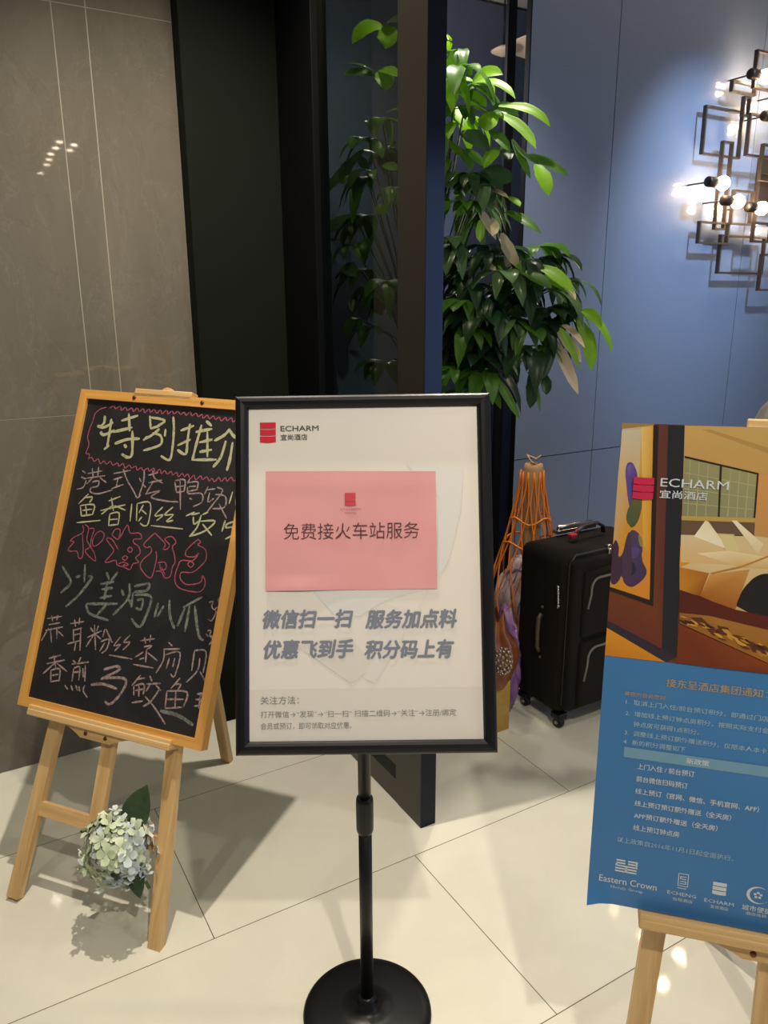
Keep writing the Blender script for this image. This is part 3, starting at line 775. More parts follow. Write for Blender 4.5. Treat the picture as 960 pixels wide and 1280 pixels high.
PHOTO = """1200,1567,95,50,25 1200,846,95,50,25 0,846,95,50,25 0,1567,95,50,25
90,1567,150,120,70 91,1557,150,120,70 1,1541,150,120,70 0,1554,150,120,70 0,1567,150,120,70
2,1549,185,180,164 90,1563,200,150,60 121,1034,210,130,40 0,1064,200,140,35 0,1411,189,169,127
1,1543,195,185,160 56,1551,185,180,160 60,1370,200,170,100 3,1353,200,160,80
55,1555,215,185,110 89,1561,205,155,60 113,1168,200,135,30 86,1207,210,160,60
24,1448,85,63,140 29,1452,85,62,140 34,1452,85,62,140 39,1449,86,62,139 44,1442,87,64,138 49,1432,88,66,138 53,1422,88,68,136 55,1411,87,69,133 56,1399,84,70,130 56,1387,81,70,126 56,1374,78,70,123 54,1360,76,70,121 51,1344,75,70,120 48,1327,75,70,120 44,1317,77,71,122 41,1315,80,72,124 38,1321,84,74,129 35,1334,91,76,135 31,1350,94,77,139 28,1368,96,77,142 25,1387,94,74,142 21,1409,91,71,142 20,1427,88,68,141 21,1439,86,65,140
52,1382,101,97,53 57,1388,104,98,52 61,1388,106,98,51 65,1382,105,98,50 69,1370,102,96,50 72,1351,98,94,50 74,1334,92,91,50 74,1316,88,89,49 72,1300,82,86,48 69,1285,78,84,47 65,1272,74,82,46 60,1263,73,81,45 54,1257,74,80,45 48,1255,76,80,45 43,1260,79,81,46 41,1274,82,83,47 40,1297,86,86,49 42,1327,89,89,51 45,1351,93,92,53 48,1370,97,95,53
51,1248,72,62,91 58,1248,73,61,94 64,1245,74,61,97 70,1240,74,60,98 75,1233,73,60,98 79,1223,72,60,97 83,1212,71,60,95 85,1200,69,59,93 86,1188,68,58,91 85,1175,67,57,89 87,1163,66,55,86 89,1153,64,53,83 94,1144,63,51,79 99,1136,62,49,76 102,1128,61,47,74 103,1121,61,47,75 102,1113,62,47,78 98,1105,63,48,82 93,1097,64,49,85 87,1090,64,49,84 80,1083,63,48,81 72,1076,62,47,74 63,1072,62,47,71 55,1073,64,48,69 47,1077,68,51,71 39,1085,72,54,74 34,1101,76,57,78 32,1124,77,60,80 32,1155,76,61,82 35,1193,74,62,83 39,1221,72,62,85 44,1239,72,62,88
27,1441,115,97,166 30,1444,111,93,164 33,1446,108,90,160 36,1445,104,86,156 39,1442,100,81,151 42,1437,96,77,145 43,1432,93,73,140 44,1427,91,71,138 44,1421,90,70,136 43,1415,90,70,136 41,1411,90,70,136 39,1408,90,70,136 36,1407,90,70,136 33,1408,90,70,136 30,1410,92,72,138 28,1414,96,76,142 26,1419,101,82,149 25,1425,109,90,157 25,1431,114,95,163 25,1436,116,97,166
47,1405,60,50,110 50,1404,60,50,110 53,1400,60,50,110 55,1394,60,50,110 57,1385,60,50,110 57,1374,60,50,110 57,1364,60,50,110 56,1357,60,50,110 54,1351,60,50,110 52,1347,60,50,110 49,1347,60,50,110 47,1349,60,50,110 44,1353,60,50,110 42,1361,60,50,110 41,1369,60,50,110 40,1377,60,50,110 40,1385,60,50,110 40,1393,60,50,110 42,1399,60,50,110 44,1403,60,50,110
38,1317,74,90,58 42,1319,74,90,58 45,1318,74,90,58 49,1315,74,90,58 52,1309,74,90,58 55,1301,74,90,58 57,1293,74,90,58 57,1285,74,90,58 55,1278,74,90,58 51,1270,74,90,58 47,1266,74,90,58 44,1264,74,90,58 40,1264,74,90,58 37,1268,74,90,58 35,1273,74,90,58 33,1279,74,90,58 32,1288,74,90,58 33,1298,74,90,58 34,1307,74,90,58 36,1313,74,90,58
61,1197,86,64,122 68,1197,86,64,122 73,1195,86,64,122 76,1191,86,64,122 77,1185,86,64,122 76,1177,86,64,122 74,1171,86,64,122 70,1166,86,64,122 65,1163,86,64,122 59,1161,86,64,122 54,1163,86,64,122 51,1167,86,64,122 49,1174,86,64,122 50,1183,86,64,122 51,1190,86,64,122 55,1195,86,64,122
48,1150,46,36,64 55,1151,46,36,64 61,1150,46,36,64 66,1146,46,36,64 69,1140,46,36,64 72,1130,46,36,64 72,1122,46,36,64 69,1115,46,36,64 65,1110,46,36,64 58,1106,46,36,64 52,1106,46,36,64 47,1110,46,36,64 43,1118,46,36,64 41,1130,46,36,64 41,1139,46,36,64 43,1146,46,36,64
75,1233,138,122,70 79,1229,138,122,70 82,1223,138,122,70 84,1217,138,122,70 85,1211,138,122,70 85,1204,138,122,70 84,1200,138,122,70 82,1198,138,122,70 81,1198,138,122,70 78,1202,138,122,70 76,1206,138,122,70 74,1212,138,122,70 72,1219,138,122,70 71,1228,138,122,70 71,1233,138,122,70 72,1235,138,122,70
23,1121,70,50,75 21,1137,70,50,75 19,1149,70,50,75 20,1158,70,50,75 22,1163,70,50,75 25,1165,70,50,75 28,1171,70,50,75 31,1180,70,50,75 33,1192,70,50,75 35,1208,70,50,75 37,1221,70,50,75 39,1230,70,50,75 41,1237,70,50,75 43,1241,70,50,75 45,1238,70,50,75 48,1230,70,50,75 51,1215,70,50,75 54,1195,70,50,75 56,1175,70,50,75 58,1156,70,50,75 59,1137,70,50,75 60,1120,70,50,75 58,1107,70,50,75 54,1099,70,50,75 48,1095,70,50,75 40,1096,70,50,75 33,1101,70,50,75 27,1109,70,50,75
9,1213,63,42,60 13,1206,63,42,60 16,1198,63,42,60 18,1190,63,42,60 18,1182,63,42,60 18,1173,63,42,60 18,1167,63,42,60 20,1163,63,42,60 23,1161,63,42,60 27,1161,63,42,60 30,1157,63,42,60 32,1148,63,42,60 32,1135,63,42,60 32,1117,63,42,60 30,1103,63,42,60 26,1091,63,42,60 20,1081,63,42,60 13,1075,63,42,60 7,1075,63,42,60 2,1082,63,42,60 0,1091,63,42,60 0,1198,63,42,60 2,1207,63,42,60 5,1213,63,42,60
88,1563,35,25,20 103,1564,35,25,20 130,1018,35,25,20 0,1055,35,25,20 0,1067,35,25,20 118,1037,35,25,20
103,1564,92,50,41 129,1563,90,48,40 172,877,100,45,30 0,950,95,45,30 0,1051,110,55,25 130,1017,110,55,25
129,1565,32,31,38 174,1564,32,31,38 209,866,32,31,38 165,875,32,31,38
0,960,45,35,50 166,887,45,35,50 209,866,45,35,50 180,846,45,35,50 0,936,45,35,50
0,936,215,143,28 178,846,200,130,24 0,846,192,120,24
174,1566,190,155,90 309,1567,189,154,90 1200,1567,181,150,90 1200,1312,185,140,79 189,1294,185,140,75
219,1556,170,135,75 243,1557,170,135,75 407,1509,170,135,75 1200,1463,170,135,75 1200,1456,170,135,75 403,1495,170,135,75
381,1434,200,145,80 1200,1400,191,136,71 1200,1230,186,131,71 388,1251,190,140,80
181,1471,140,140,100 381,1434,150,145,100 384,1308,140,140,105 190,1297,130,130,95
196,1467,165,165,120 198,1467,165,165,120 205,1298,165,165,120 203,1298,165,165,120
221,1462,165,165,120 223,1461,165,165,120 229,1300,165,165,120 226,1300,165,165,120
246,1458,165,165,120 248,1457,165,165,120 254,1301,165,165,120 252,1301,165,165,120
307,1447,165,165,120 309,1446,165,165,120 314,1304,165,165,120 311,1304,165,165,120
331,1443,165,165,120 333,1443,165,165,120 338,1305,165,165,120 335,1305,165,165,120
355,1439,165,165,120 358,1439,165,165,120 361,1306,165,165,120 358,1306,165,165,120
184,1430,165,165,120 381,1402,165,165,120 382,1399,165,165,120 184,1428,165,165,120
186,1384,165,165,120 382,1366,165,165,120 383,1364,165,165,120 186,1381,165,165,120
188,1341,165,165,120 383,1333,165,165,120 383,1331,165,165,120 188,1338,165,165,120
181,1478,40,32,28 383,1438,40,32,28 383,1433,40,32,28 181,1472,40,32,28
278,1455,40,32,28 284,1454,40,32,28 291,1304,40,32,28 286,1304,40,32,28
378,1436,40,32,28 383,1435,40,32,28 386,1307,40,32,28 381,1306,40,32,28
187,1301,180,155,80 386,1308,180,155,80 386,1295,180,155,80 188,1288,180,155,80
188,1288,100,80,60 386,1295,100,80,60 386,1258,100,80,60 190,1239,100,80,60
190,1241,220,200,160 417,1233,210,180,130 1200,1173,188,145,78 1200,1031,200,160,100 450,1000,200,160,100 357,1028,200,160,100 258,1063,200,160,100 200,1077,200,160,100
191,1210,225,165,40 279,1213,215,150,25 240,1170,190,125,20 194,1146,205,140,30
190,1244,210,190,150 397,1255,205,185,140 647,1245,205,176,120 655,1174,210,175,120 196,1161,210,175,120
288,1256,190,175,105 335,1257,190,175,105 335,1206,190,175,105 310,1209,190,175,105
226,1242,235,228,200 253,1291,225,215,180 262,1289,215,200,155 324,1210,230,220,190
324,1297,230,220,185 337,1297,235,225,195 415,1233,220,205,165 403,1203,210,195,150
294,1253,210,195,140 331,1254,210,195,140 353,1207,210,195,140 317,1207,210,195,140
238,1192,230,215,180 323,1207,225,207,165 655,1174,210,180,120 364,1159,200,165,100
280,1136,175,125,50 363,1165,175,125,50 430,1201,175,125,50 431,1196,175,125,50 364,1159,175,125,50 284,1131,175,125,50
194,1146,185,120,30 277,1135,165,100,30 259,1062,140,75,20 200,1077,190,130,40
280,1131,200,150,80 385,1156,190,140,70 358,1030,155,90,30 259,1063,160,95,30
680,1175,30,25,25 584,1166,30,25,25 509,1158,30,25,25 455,1151,30,25,25 424,1146,30,25,25 415,1143,30,25,25 407,1138,30,25,25 399,1132,30,25,25 392,1124,30,25,25 386,1115,30,25,25 380,1107,30,25,25 375,1098,30,25,25 371,1089,30,25,25 368,1080,30,25,25 366,1071,30,25,25 363,1062,30,25,25 361,1053,30,25,25 360,1043,30,25,25 391,1028,30,25,25 454,1008,30,25,25 549,984,30,25,25 673,954,30,25,25 762,951,30,25,25 817,972,30,25,25 1200,1006,30,25,25 1200,1097,30,25,25 803,1135,30,25,25 752,1165,30,25,25
199,1078,80,30,15 357,1032,90,30,15 1200,916,72,21,11 1200,846,79,29,15 1157,846,80,30,15 203,998,80,30,15
205,1006,140,90,35 291,1005,160,110,45 1200,858,133,83,36 1200,846,136,86,36 723,846,150,100,35 462,878,150,100,35 209,974,150,100,35
236,995,90,45,20 267,998,90,45,20 294,976,90,45,20 269,974,90,45,20
312,978,90,45,20 344,975,90,45,20 352,955,90,45,20 327,955,90,45,20
282,968,90,45,20 314,965,90,45,20 328,945,90,45,20 303,946,90,45,20
358,955,90,45,20 389,952,90,45,20 410,926,90,45,20 379,926,90,45,20
397,935,90,45,20 440,930,90,45,20 455,904,90,45,20 418,907,90,45,20
256,983,190,140,60 275,981,190,140,60 295,966,190,140,60 276,966,190,140,60
326,969,190,140,60 344,968,190,140,60 365,942,190,140,60 347,944,190,140,60
377,951,190,140,60 395,949,190,140,60 416,931,190,140,60 397,932,190,140,60
206,972,115,50,20 462,876,130,60,20 465,846,104,43,16 305,846,106,43,17 209,849,110,45,18
345,955,200,150,60 349,952,200,150,60 353,950,200,150,60 356,947,200,150,60 358,944,200,150,60 359,940,200,150,60 359,938,200,150,60 358,937,200,150,60 356,938,200,150,60 352,940,200,150,60 348,942,200,150,60 346,945,200,150,60 343,949,200,150,60 341,952,200,150,60 341,955,200,150,60 342,955,200,150,60
302,963,90,45,20 307,962,90,45,20 312,960,90,45,20 316,959,90,45,20 319,957,90,45,20 321,955,90,45,20 321,953,90,45,20 320,953,90,45,20 316,953,90,45,20 311,954,90,45,20 306,955,90,45,20 303,956,90,45,20 299,958,90,45,20 297,961,90,45,20 296,962,90,45,20 298,963,90,45,20
429,917,176,120,48 434,914,176,120,48 438,911,176,120,48 441,907,176,120,48 444,903,176,120,48 445,899,176,120,48 446,897,176,120,48 445,896,176,120,48 442,896,176,120,48 437,899,176,120,48 433,902,176,120,48 430,905,176,120,48 427,910,176,120,48 425,914,176,120,48 425,917,176,120,48 426,918,176,120,48
331,961,90,45,20 335,959,90,45,20 338,958,90,45,20 341,957,90,45,20 342,955,90,45,20 344,953,90,45,20 344,952,90,45,20 343,951,90,45,20 341,951,90,45,20 337,952,90,45,20 334,954,90,45,20 332,955,90,45,20 330,957,90,45,20 328,959,90,45,20 328,960,90,45,20 329,961,90,45,20
222,986,106,52,20 228,984,106,52,20 233,983,106,52,20 237,981,106,52,20 240,978,106,52,20 242,976,106,52,20 242,974,106,52,20 241,973,106,52,20 237,974,106,52,20 232,975,106,52,20 227,977,106,52,20 223,979,106,52,20 220,981,106,52,20 218,984,106,52,20 217,986,106,52,20 219,986,106,52,20
259,983,106,52,20 266,981,106,52,20 271,979,106,52,20 275,977,106,52,20 278,974,106,52,20 280,972,106,52,20 280,970,106,52,20 279,969,106,52,20 275,970,106,52,20 269,971,106,52,20 264,973,106,52,20 260,975,106,52,20 257,978,106,52,20 254,981,106,52,20 254,983,106,52,20 256,984,106,52,20
506,898,176,120,48 512,896,176,120,48 517,895,176,120,48 521,893,176,120,48 524,891,176,120,48 526,889,176,120,48 526,887,176,120,48 524,887,176,120,48 521,887,176,120,48 515,888,176,120,48 510,889,176,120,48 506,891,176,120,48 503,893,176,120,48 501,896,176,120,48 500,897,176,120,48 502,898,176,120,48
499,884,60,30,15 504,882,60,30,15 508,880,60,30,15 511,877,60,30,15 514,874,60,30,15 515,871,60,30,15 516,869,60,30,15 515,869,60,30,15 512,869,60,30,15 508,871,60,30,15 504,873,60,30,15 501,876,60,30,15 498,879,60,30,15 496,882,60,30,15 495,884,60,30,15 497,885,60,30,15
241,988,90,45,20 247,987,90,45,20 252,985,90,45,20 256,983,90,45,20 259,980,90,45,20 261,978,90,45,20 261,976,90,45,20 259,975,90,45,20 256,976,90,45,20 251,977,90,45,20 246,979,90,45,20 242,981,90,45,20 239,984,90,45,20 236,986,90,45,20 236,988,90,45,20 238,989,90,45,20
213,989,106,52,20 217,987,106,52,20 220,985,106,52,20 222,983,106,52,20 224,981,106,52,20 226,979,106,52,20 226,977,106,52,20 225,976,106,52,20 223,977,106,52,20 219,978,106,52,20 216,980,106,52,20 214,982,106,52,20 211,984,106,52,20 210,987,106,52,20 209,989,106,52,20 211,989,106,52,20
212,997,200,150,60 216,996,200,150,60 220,996,200,150,60 224,995,200,150,60 226,994,200,150,60 228,993,200,150,60 228,992,200,150,60 226,992,200,150,60 223,992,200,150,60 219,992,200,150,60 215,993,200,150,60 212,994,200,150,60 209,995,200,150,60 208,996,200,150,60 207,997,200,150,60 209,997,200,150,60
383,933,215,154,58 388,932,215,154,58 392,931,215,154,58 395,929,215,154,58 397,928,215,154,58 399,926,215,154,58 399,925,215,154,58 397,924,215,154,58 395,924,215,154,58 390,925,215,154,58 387,926,215,154,58 384,928,215,154,58 381,930,215,154,58 379,932,215,154,58 379,933,215,154,58 380,934,215,154,58
403,940,90,45,20 410,939,90,45,20 415,938,90,45,20 419,936,90,45,20 422,934,90,45,20 425,932,90,45,20 425,930,90,45,20 423,930,90,45,20 419,930,90,45,20 413,931,90,45,20 408,932,90,45,20 404,934,90,45,20 400,936,90,45,20 398,938,90,45,20 397,939,90,45,20 399,940,90,45,20
434,936,215,154,58 439,934,215,154,58 443,931,215,154,58 447,928,215,154,58 450,925,215,154,58 452,921,215,154,58 452,919,215,154,58 451,918,215,154,58 447,919,215,154,58 442,921,215,154,58 438,923,215,154,58 435,926,215,154,58 432,930,215,154,58 429,934,215,154,58 429,936,215,154,58 430,937,215,154,58
444,906,176,120,48 450,905,176,120,48 456,903,176,120,48 460,902,176,120,48 464,900,176,120,48 466,898,176,120,48 466,897,176,120,48 464,896,176,120,48 460,897,176,120,48 454,897,176,120,48 449,898,176,120,48 444,900,176,120,48 441,902,176,120,48 438,904,176,120,48 437,905,176,120,48 439,906,176,120,48
326,946,176,120,48 330,944,176,120,48 333,942,176,120,48 336,940,176,120,48 338,937,176,120,48 340,935,176,120,48 340,933,176,120,48 339,933,176,120,48 336,933,176,120,48 332,935,176,120,48 329,936,176,120,48 326,938,176,120,48 324,941,176,120,48 322,944,176,120,48 322,946,176,120,48 323,946,176,120,48
311,956,200,150,60 317,954,200,150,60 322,952,200,150,60 325,950,200,150,60 329,947,200,150,60 331,945,200,150,60 331,943,200,150,60 329,942,200,150,60 326,942,200,150,60 321,944,200,150,60 316,946,200,150,60 312,948,200,150,60 309,951,200,150,60 306,954,200,150,60 306,956,200,150,60 307,957,200,150,60
485,915,215,154,58 493,914,215,154,58 500,912,215,154,58 506,910,215,154,58 510,907,215,154,58 514,904,215,154,58 514,902,215,154,58 512,901,215,154,58 506,901,215,154,58 499,903,215,154,58 492,904,215,154,58 486,907,215,154,58 481,909,215,154,58 478,913,215,154,58 477,915,215,154,58 479,916,215,154,58
324,941,90,45,20 330,940,90,45,20 335,939,90,45,20 338,938,90,45,20 341,937,90,45,20 343,935,90,45,20 343,934,90,45,20 342,934,90,45,20 338,934,90,45,20 333,935,90,45,20 328,936,90,45,20 325,937,90,45,20 321,938,90,45,20 319,939,90,45,20 319,940,90,45,20 320,941,90,45,20
300,965,106,52,20 304,964,106,52,20 308,962,106,52,20 311,960,106,52,20 313,958,106,52,20 315,956,106,52,20 315,954,106,52,20 314,954,106,52,20 311,954,106,52,20 307,955,106,52,20 304,957,106,52,20 301,958,106,52,20 298,961,106,52,20 297,963,106,52,20 296,965,106,52,20 298,965,106,52,20
469,915,200,150,60 475,913,200,150,60 480,911,200,150,60 483,908,200,150,60 486,905,200,150,60 488,902,200,150,60 489,900,200,150,60 487,899,200,150,60 484,899,200,150,60 479,901,200,150,60 474,903,200,150,60 470,906,200,150,60 467,909,200,150,60 465,913,200,150,60 464,915,200,150,60 466,916,200,150,60
214,986,176,120,48 220,985,176,120,48 225,984,176,120,48 229,982,176,120,48 232,981,176,120,48 234,979,176,120,48 234,977,176,120,48 232,977,176,120,48 229,977,176,120,48 223,978,176,120,48 219,979,176,120,48 215,980,176,120,48 212,982,176,120,48 209,984,176,120,48 209,985,176,120,48 211,986,176,120,48
457,911,200,150,60 462,909,200,150,60 466,906,200,150,60 469,903,200,150,60 471,900,200,150,60 473,896,200,150,60 474,894,200,150,60 472,893,200,150,60 470,894,200,150,60 466,896,200,150,60 462,898,200,150,60 459,901,200,150,60 456,905,200,150,60 454,909,200,150,60 453,912,200,150,60 454,912,200,150,60
525,897,106,52,20 531,894,106,52,20 537,890,106,52,20 541,886,106,52,20 545,882,106,52,20 547,877,106,52,20 547,874,106,52,20 546,873,106,52,20 542,874,106,52,20 536,876,106,52,20 531,880,106,52,20 526,883,106,52,20 523,888,106,52,20 520,893,106,52,20 519,897,106,52,20 521,898,106,52,20
241,988,200,150,60 247,986,200,150,60 252,984,200,150,60 256,982,200,150,60 258,979,200,150,60 260,977,200,150,60 261,975,200,150,60 259,974,200,150,60 256,974,200,150,60 250,976,200,150,60 246,978,200,150,60 242,980,200,150,60 239,982,200,150,60 236,986,200,150,60 236,987,200,150,60 238,988,200,150,60
222,982,200,150,60 226,981,200,150,60 229,979,200,150,60 231,976,200,150,60 234,974,200,150,60 235,971,200,150,60 235,970,200,150,60 234,969,200,150,60 232,969,200,150,60 229,971,200,150,60 226,973,200,150,60 223,975,200,150,60 221,977,200,150,60 219,980,200,150,60 219,982,200,150,60 220,983,200,150,60
394,946,60,30,15 398,945,60,30,15 401,943,60,30,15 404,941,60,30,15 406,939,60,30,15 408,937,60,30,15 408,936,60,30,15 407,935,60,30,15 405,936,60,30,15 401,937,60,30,15 398,938,60,30,15 395,940,60,30,15 392,942,60,30,15 391,945,60,30,15 390,946,60,30,15 392,947,60,30,15
286,977,60,30,15 292,976,60,30,15 297,975,60,30,15 302,973,60,30,15 305,972,60,30,15 307,970,60,30,15 308,969,60,30,15 306,968,60,30,15 302,968,60,30,15 296,969,60,30,15 291,970,60,30,15 287,971,60,30,15 283,973,60,30,15 281,975,60,30,15 280,977,60,30,15 282,977,60,30,15
378,949,176,120,48 382,947,176,120,48 386,945,176,120,48 389,942,176,120,48 391,940,176,120,48 393,936,176,120,48 393,935,176,120,48 392,934,176,120,48 389,935,176,120,48 386,936,176,120,48 382,939,176,120,48 379,941,176,120,48 377,944,176,120,48 375,947,176,120,48 375,949,176,120,48 376,950,176,120,48
238,986,60,30,15 242,984,60,30,15 245,982,60,30,15 247,981,60,30,15 249,979,60,30,15 251,977,60,30,15 251,975,60,30,15 250,975,60,30,15 248,975,60,30,15 244,976,60,30,15 242,978,60,30,15 239,980,60,30,15 237,982,60,30,15 235,984,60,30,15 235,986,60,30,15 236,986,60,30,15
387,924,90,45,20 394,923,90,45,20 399,922,90,45,20 404,920,90,45,20 407,918,90,45,20 409,916,90,45,20 410,914,90,45,20 408,914,90,45,20 404,914,90,45,20 397,915,90,45,20 392,916,90,45,20 388,918,90,45,20 384,920,90,45,20 381,922,90,45,20 381,924,90,45,20 383,925,90,45,20
496,898,90,45,20 500,896,90,45,20 504,895,90,45,20 508,893,90,45,20 510,891,90,45,20 512,889,90,45,20 512,887,90,45,20 511,887,90,45,20 508,887,90,45,20 504,888,90,45,20 500,889,90,45,20 497,891,90,45,20 494,893,90,45,20 492,896,90,45,20 491,897,90,45,20 492,898,90,45,20
239,976,215,154,58 245,975,215,154,58 250,974,215,154,58 254,973,215,154,58 257,972,215,154,58 259,970,215,154,58 259,969,215,154,58 257,969,215,154,58 254,969,215,154,58 248,970,215,154,58 244,970,215,154,58 240,971,215,154,58 236,973,215,154,58 234,974,215,154,58 233,975,215,154,58 235,976,215,154,58
484,915,90,45,20 491,912,90,45,20 496,910,90,45,20 501,907,90,45,20 504,903,90,45,20 507,900,90,45,20 507,897,90,45,20 505,896,90,45,20 501,897,90,45,20 495,899,90,45,20 490,902,90,45,20 486,905,90,45,20 482,908,90,45,20 479,912,90,45,20 478,915,90,45,20 480,915,90,45,20
318,968,90,45,20 323,966,90,45,20 328,963,90,45,20 331,960,90,45,20 334,957,90,45,20 336,954,90,45,20 337,952,90,45,20 335,951,90,45,20 332,951,90,45,20 327,953,90,45,20 322,956,90,45,20 319,958,90,45,20 316,962,90,45,20 313,965,90,45,20 313,968,90,45,20 314,968,90,45,20
224,985,60,30,15 229,984,60,30,15 233,983,60,30,15 237,981,60,30,15 239,979,60,30,15 241,977,60,30,15 241,976,60,30,15 240,975,60,30,15 237,975,60,30,15 232,976,60,30,15 228,978,60,30,15 225,979,60,30,15 222,981,60,30,15 220,984,60,30,15 219,985,60,30,15 221,985,60,30,15
371,942,200,150,60 377,939,200,150,60 382,936,200,150,60 386,933,200,150,60 390,930,200,150,60 392,926,200,150,60 392,924,200,150,60 390,923,200,150,60 387,924,200,150,60 381,926,200,150,60 376,928,200,150,60 372,931,200,150,60 369,935,200,150,60 366,939,200,150,60 365,942,200,150,60 367,943,200,150,60
490,894,215,154,58 499,893,215,154,58 506,892,215,154,58 512,891,215,154,58 517,889,215,154,58 520,887,215,154,58 520,886,215,154,58 517,885,215,154,58 512,885,215,154,58 504,885,215,154,58 497,886,215,154,58 491,888,215,154,58 487,890,215,154,58 483,892,215,154,58 482,894,215,154,58 485,894,215,154,58
432,932,60,30,15 439,931,60,30,15 445,929,60,30,15 450,927,60,30,15 454,924,60,30,15 456,921,60,30,15 457,919,60,30,15 454,918,60,30,15 450,918,60,30,15 443,920,60,30,15 438,921,60,30,15 433,924,60,30,15 429,927,60,30,15 426,930,60,30,15 425,932,60,30,15 427,933,60,30,15
496,887,215,154,58 504,886,215,154,58 510,885,215,154,58 515,884,215,154,58 519,882,215,154,58 522,880,215,154,58 522,878,215,154,58 520,878,215,154,58 516,878,215,154,58 509,878,215,154,58 503,879,215,154,58 498,881,215,154,58 493,883,215,154,58 490,885,215,154,58 490,887,215,154,58 492,887,215,154,58
490,912,90,45,20 498,909,90,45,20 505,907,90,45,20 511,903,90,45,20 515,900,90,45,20 518,896,90,45,20 518,893,90,45,20 516,892,90,45,20 511,893,90,45,20 503,895,90,45,20 497,898,90,45,20 491,901,90,45,20 487,905,90,45,20 483,909,90,45,20 482,912,90,45,20 484,913,90,45,20
354,951,200,150,60 360,950,200,150,60 365,948,200,150,60 369,947,200,150,60 372,946,200,150,60 374,944,200,150,60 375,943,200,150,60 373,942,200,150,60 369,942,200,150,60 363,943,200,150,60 358,944,200,150,60 354,945,200,150,60 351,947,200,150,60 348,949,200,150,60 348,950,200,150,60 350,951,200,150,60
421,926,90,45,20 425,924,90,45,20 429,923,90,45,20 432,921,90,45,20 434,919,90,45,20 436,916,90,45,20 436,915,90,45,20 435,914,90,45,20 432,915,90,45,20 428,916,90,45,20 425,917,90,45,20 422,919,90,45,20 419,922,90,45,20 417,924,90,45,20 417,926,90,45,20 418,927,90,45,20
447,931,90,45,20 451,929,90,45,20 455,926,90,45,20 458,923,90,45,20 460,920,90,45,20 462,916,90,45,20 462,914,90,45,20 461,913,90,45,20 458,914,90,45,20 454,916,90,45,20 451,918,90,45,20 448,921,90,45,20 445,925,90,45,20 444,929,90,45,20 443,931,90,45,20 444,932,90,45,20
366,953,106,52,20 373,952,106,52,20 378,951,106,52,20 383,949,106,52,20 387,947,106,52,20 389,945,106,52,20 390,943,106,52,20 388,943,106,52,20 383,943,106,52,20 377,944,106,52,20 372,945,106,52,20 367,947,106,52,20 363,949,106,52,20 360,951,106,52,20 359,953,106,52,20 361,954,106,52,20
212,985,60,30,15 217,984,60,30,15 221,982,60,30,15 225,980,60,30,15 228,978,60,30,15 230,975,60,30,15 230,973,60,30,15 228,973,60,30,15 225,973,60,30,15 221,975,60,30,15 217,976,60,30,15 213,979,60,30,15 210,981,60,30,15 208,984,60,30,15 208,985,60,30,15 209,986,60,30,15"""
b = MB(); b.c = []; k = 0
for ln in PHOTO.split('\n'):
    q = [p.split(',') for p in ln.split()]; pts = [(float(p[0]) / 2000, float(p[1]) / 2000) for p in q]; cl = [lin(tuple(int(v) / 255 for v in p[2:5])) for p in q]
    n = len(pts); ar = sum(pts[i][0] * pts[(i + 1) % n][1] - pts[(i + 1) % n][0] * pts[i][1] for i in range(n))
    if ar < 0: pts, cl = pts[::-1], cl[::-1]
    b.add([(x, y, .0009 + k * .000022) for x, y in pts], [tuple(range(n))]); b.c += cl; k += 1
b.build('bedroom_photograph', vcol('photo_print', .4), ps, TP)
z = .0028
b = MB(); rect(b, .0395, .56, .2595, .2768, .0012); b.build('pale_band', mat('pale_blue_band', '6f9ab6', .45), ps, TP)
b = MB(); shield(b, .0225, .0515, .6715, .7055, z); b.build('logo', mat('crimson_ink', 'c31f4b', .45), ps, TP)
M_wt = mat('white_ink', 'c9d2d8', .5); M_or = mat('tan_ink', 'a5947a', .5); M_pw = mat('pale_blue_ink', '9dbccf', .5)
b = MB(); text(b, 'ECHARM', .0605, .6925, .093, .0125, bold=.006, z=z); text(b, '宜尚酒店', .0605, .6755, .066, .012, bold=.012, z=z); b.build('photo_lettering', M_wt, ps, TP)
z = .0013
b = MB(); text(b, '接东呈酒店集团通知：', .0930, .384, .142, .0135, bold=.02, z=z, res=1); text(b, '尊敬的会员您好：', .0335, .3615, .064, .0075, bold=.01, z=z, res=1); b.build('title_lettering', M_or, ps, TP)
b = MB()
for s, x, y, w in (('1.  取消上门入住/前台预订积分，即通过门店预订', .0365, .3475, .225), ('2.  增加线上预订钟点房积分，按照实际支付金额累', .0375, .329, .225), ('钟点房可获得1点积分。', .0505, .3125, .096), ('3.  调整线上预订额外赠送积分，仅限本人本卡入住', .0385, .2965, .225), ('4.  新的积分调整如下', .0375, .2815, .092)):
    text(b, s, x, y, w, .0088, bold=.008, z=z, res=1)
text(b, '以上政策自2016年11月1日起全面执行。', .0405, .1125, .173, .0095, bold=.006, z=z, res=1)
b.build('terms_lettering', M_pw, ps, TP)
b = MB()
for s, x, y, w in (('上门入住 / 前台预订', .0615, .2425, .084), ('前台微信扫码预订', .0615, .2215, .076), ('线上预订（官网、微信、手机官网、APP）', .0615, .2005, .180), ('线上预订预订额外赠送（全天房）', .062, .1795, .142), ('APP预订额外赠送（全天房）', .0625, .1585, .124), ('线上预订钟点房', .063, .1375, .069)):
    text(b, s, x, y, w, .0098, bold=.018, z=z, res=1)
text(b, '新政策', .132, .2635, .033, .0095, bold=.02, z=z + .0003, res=1)
b.build('list_lettering', M_wt, ps, TP)
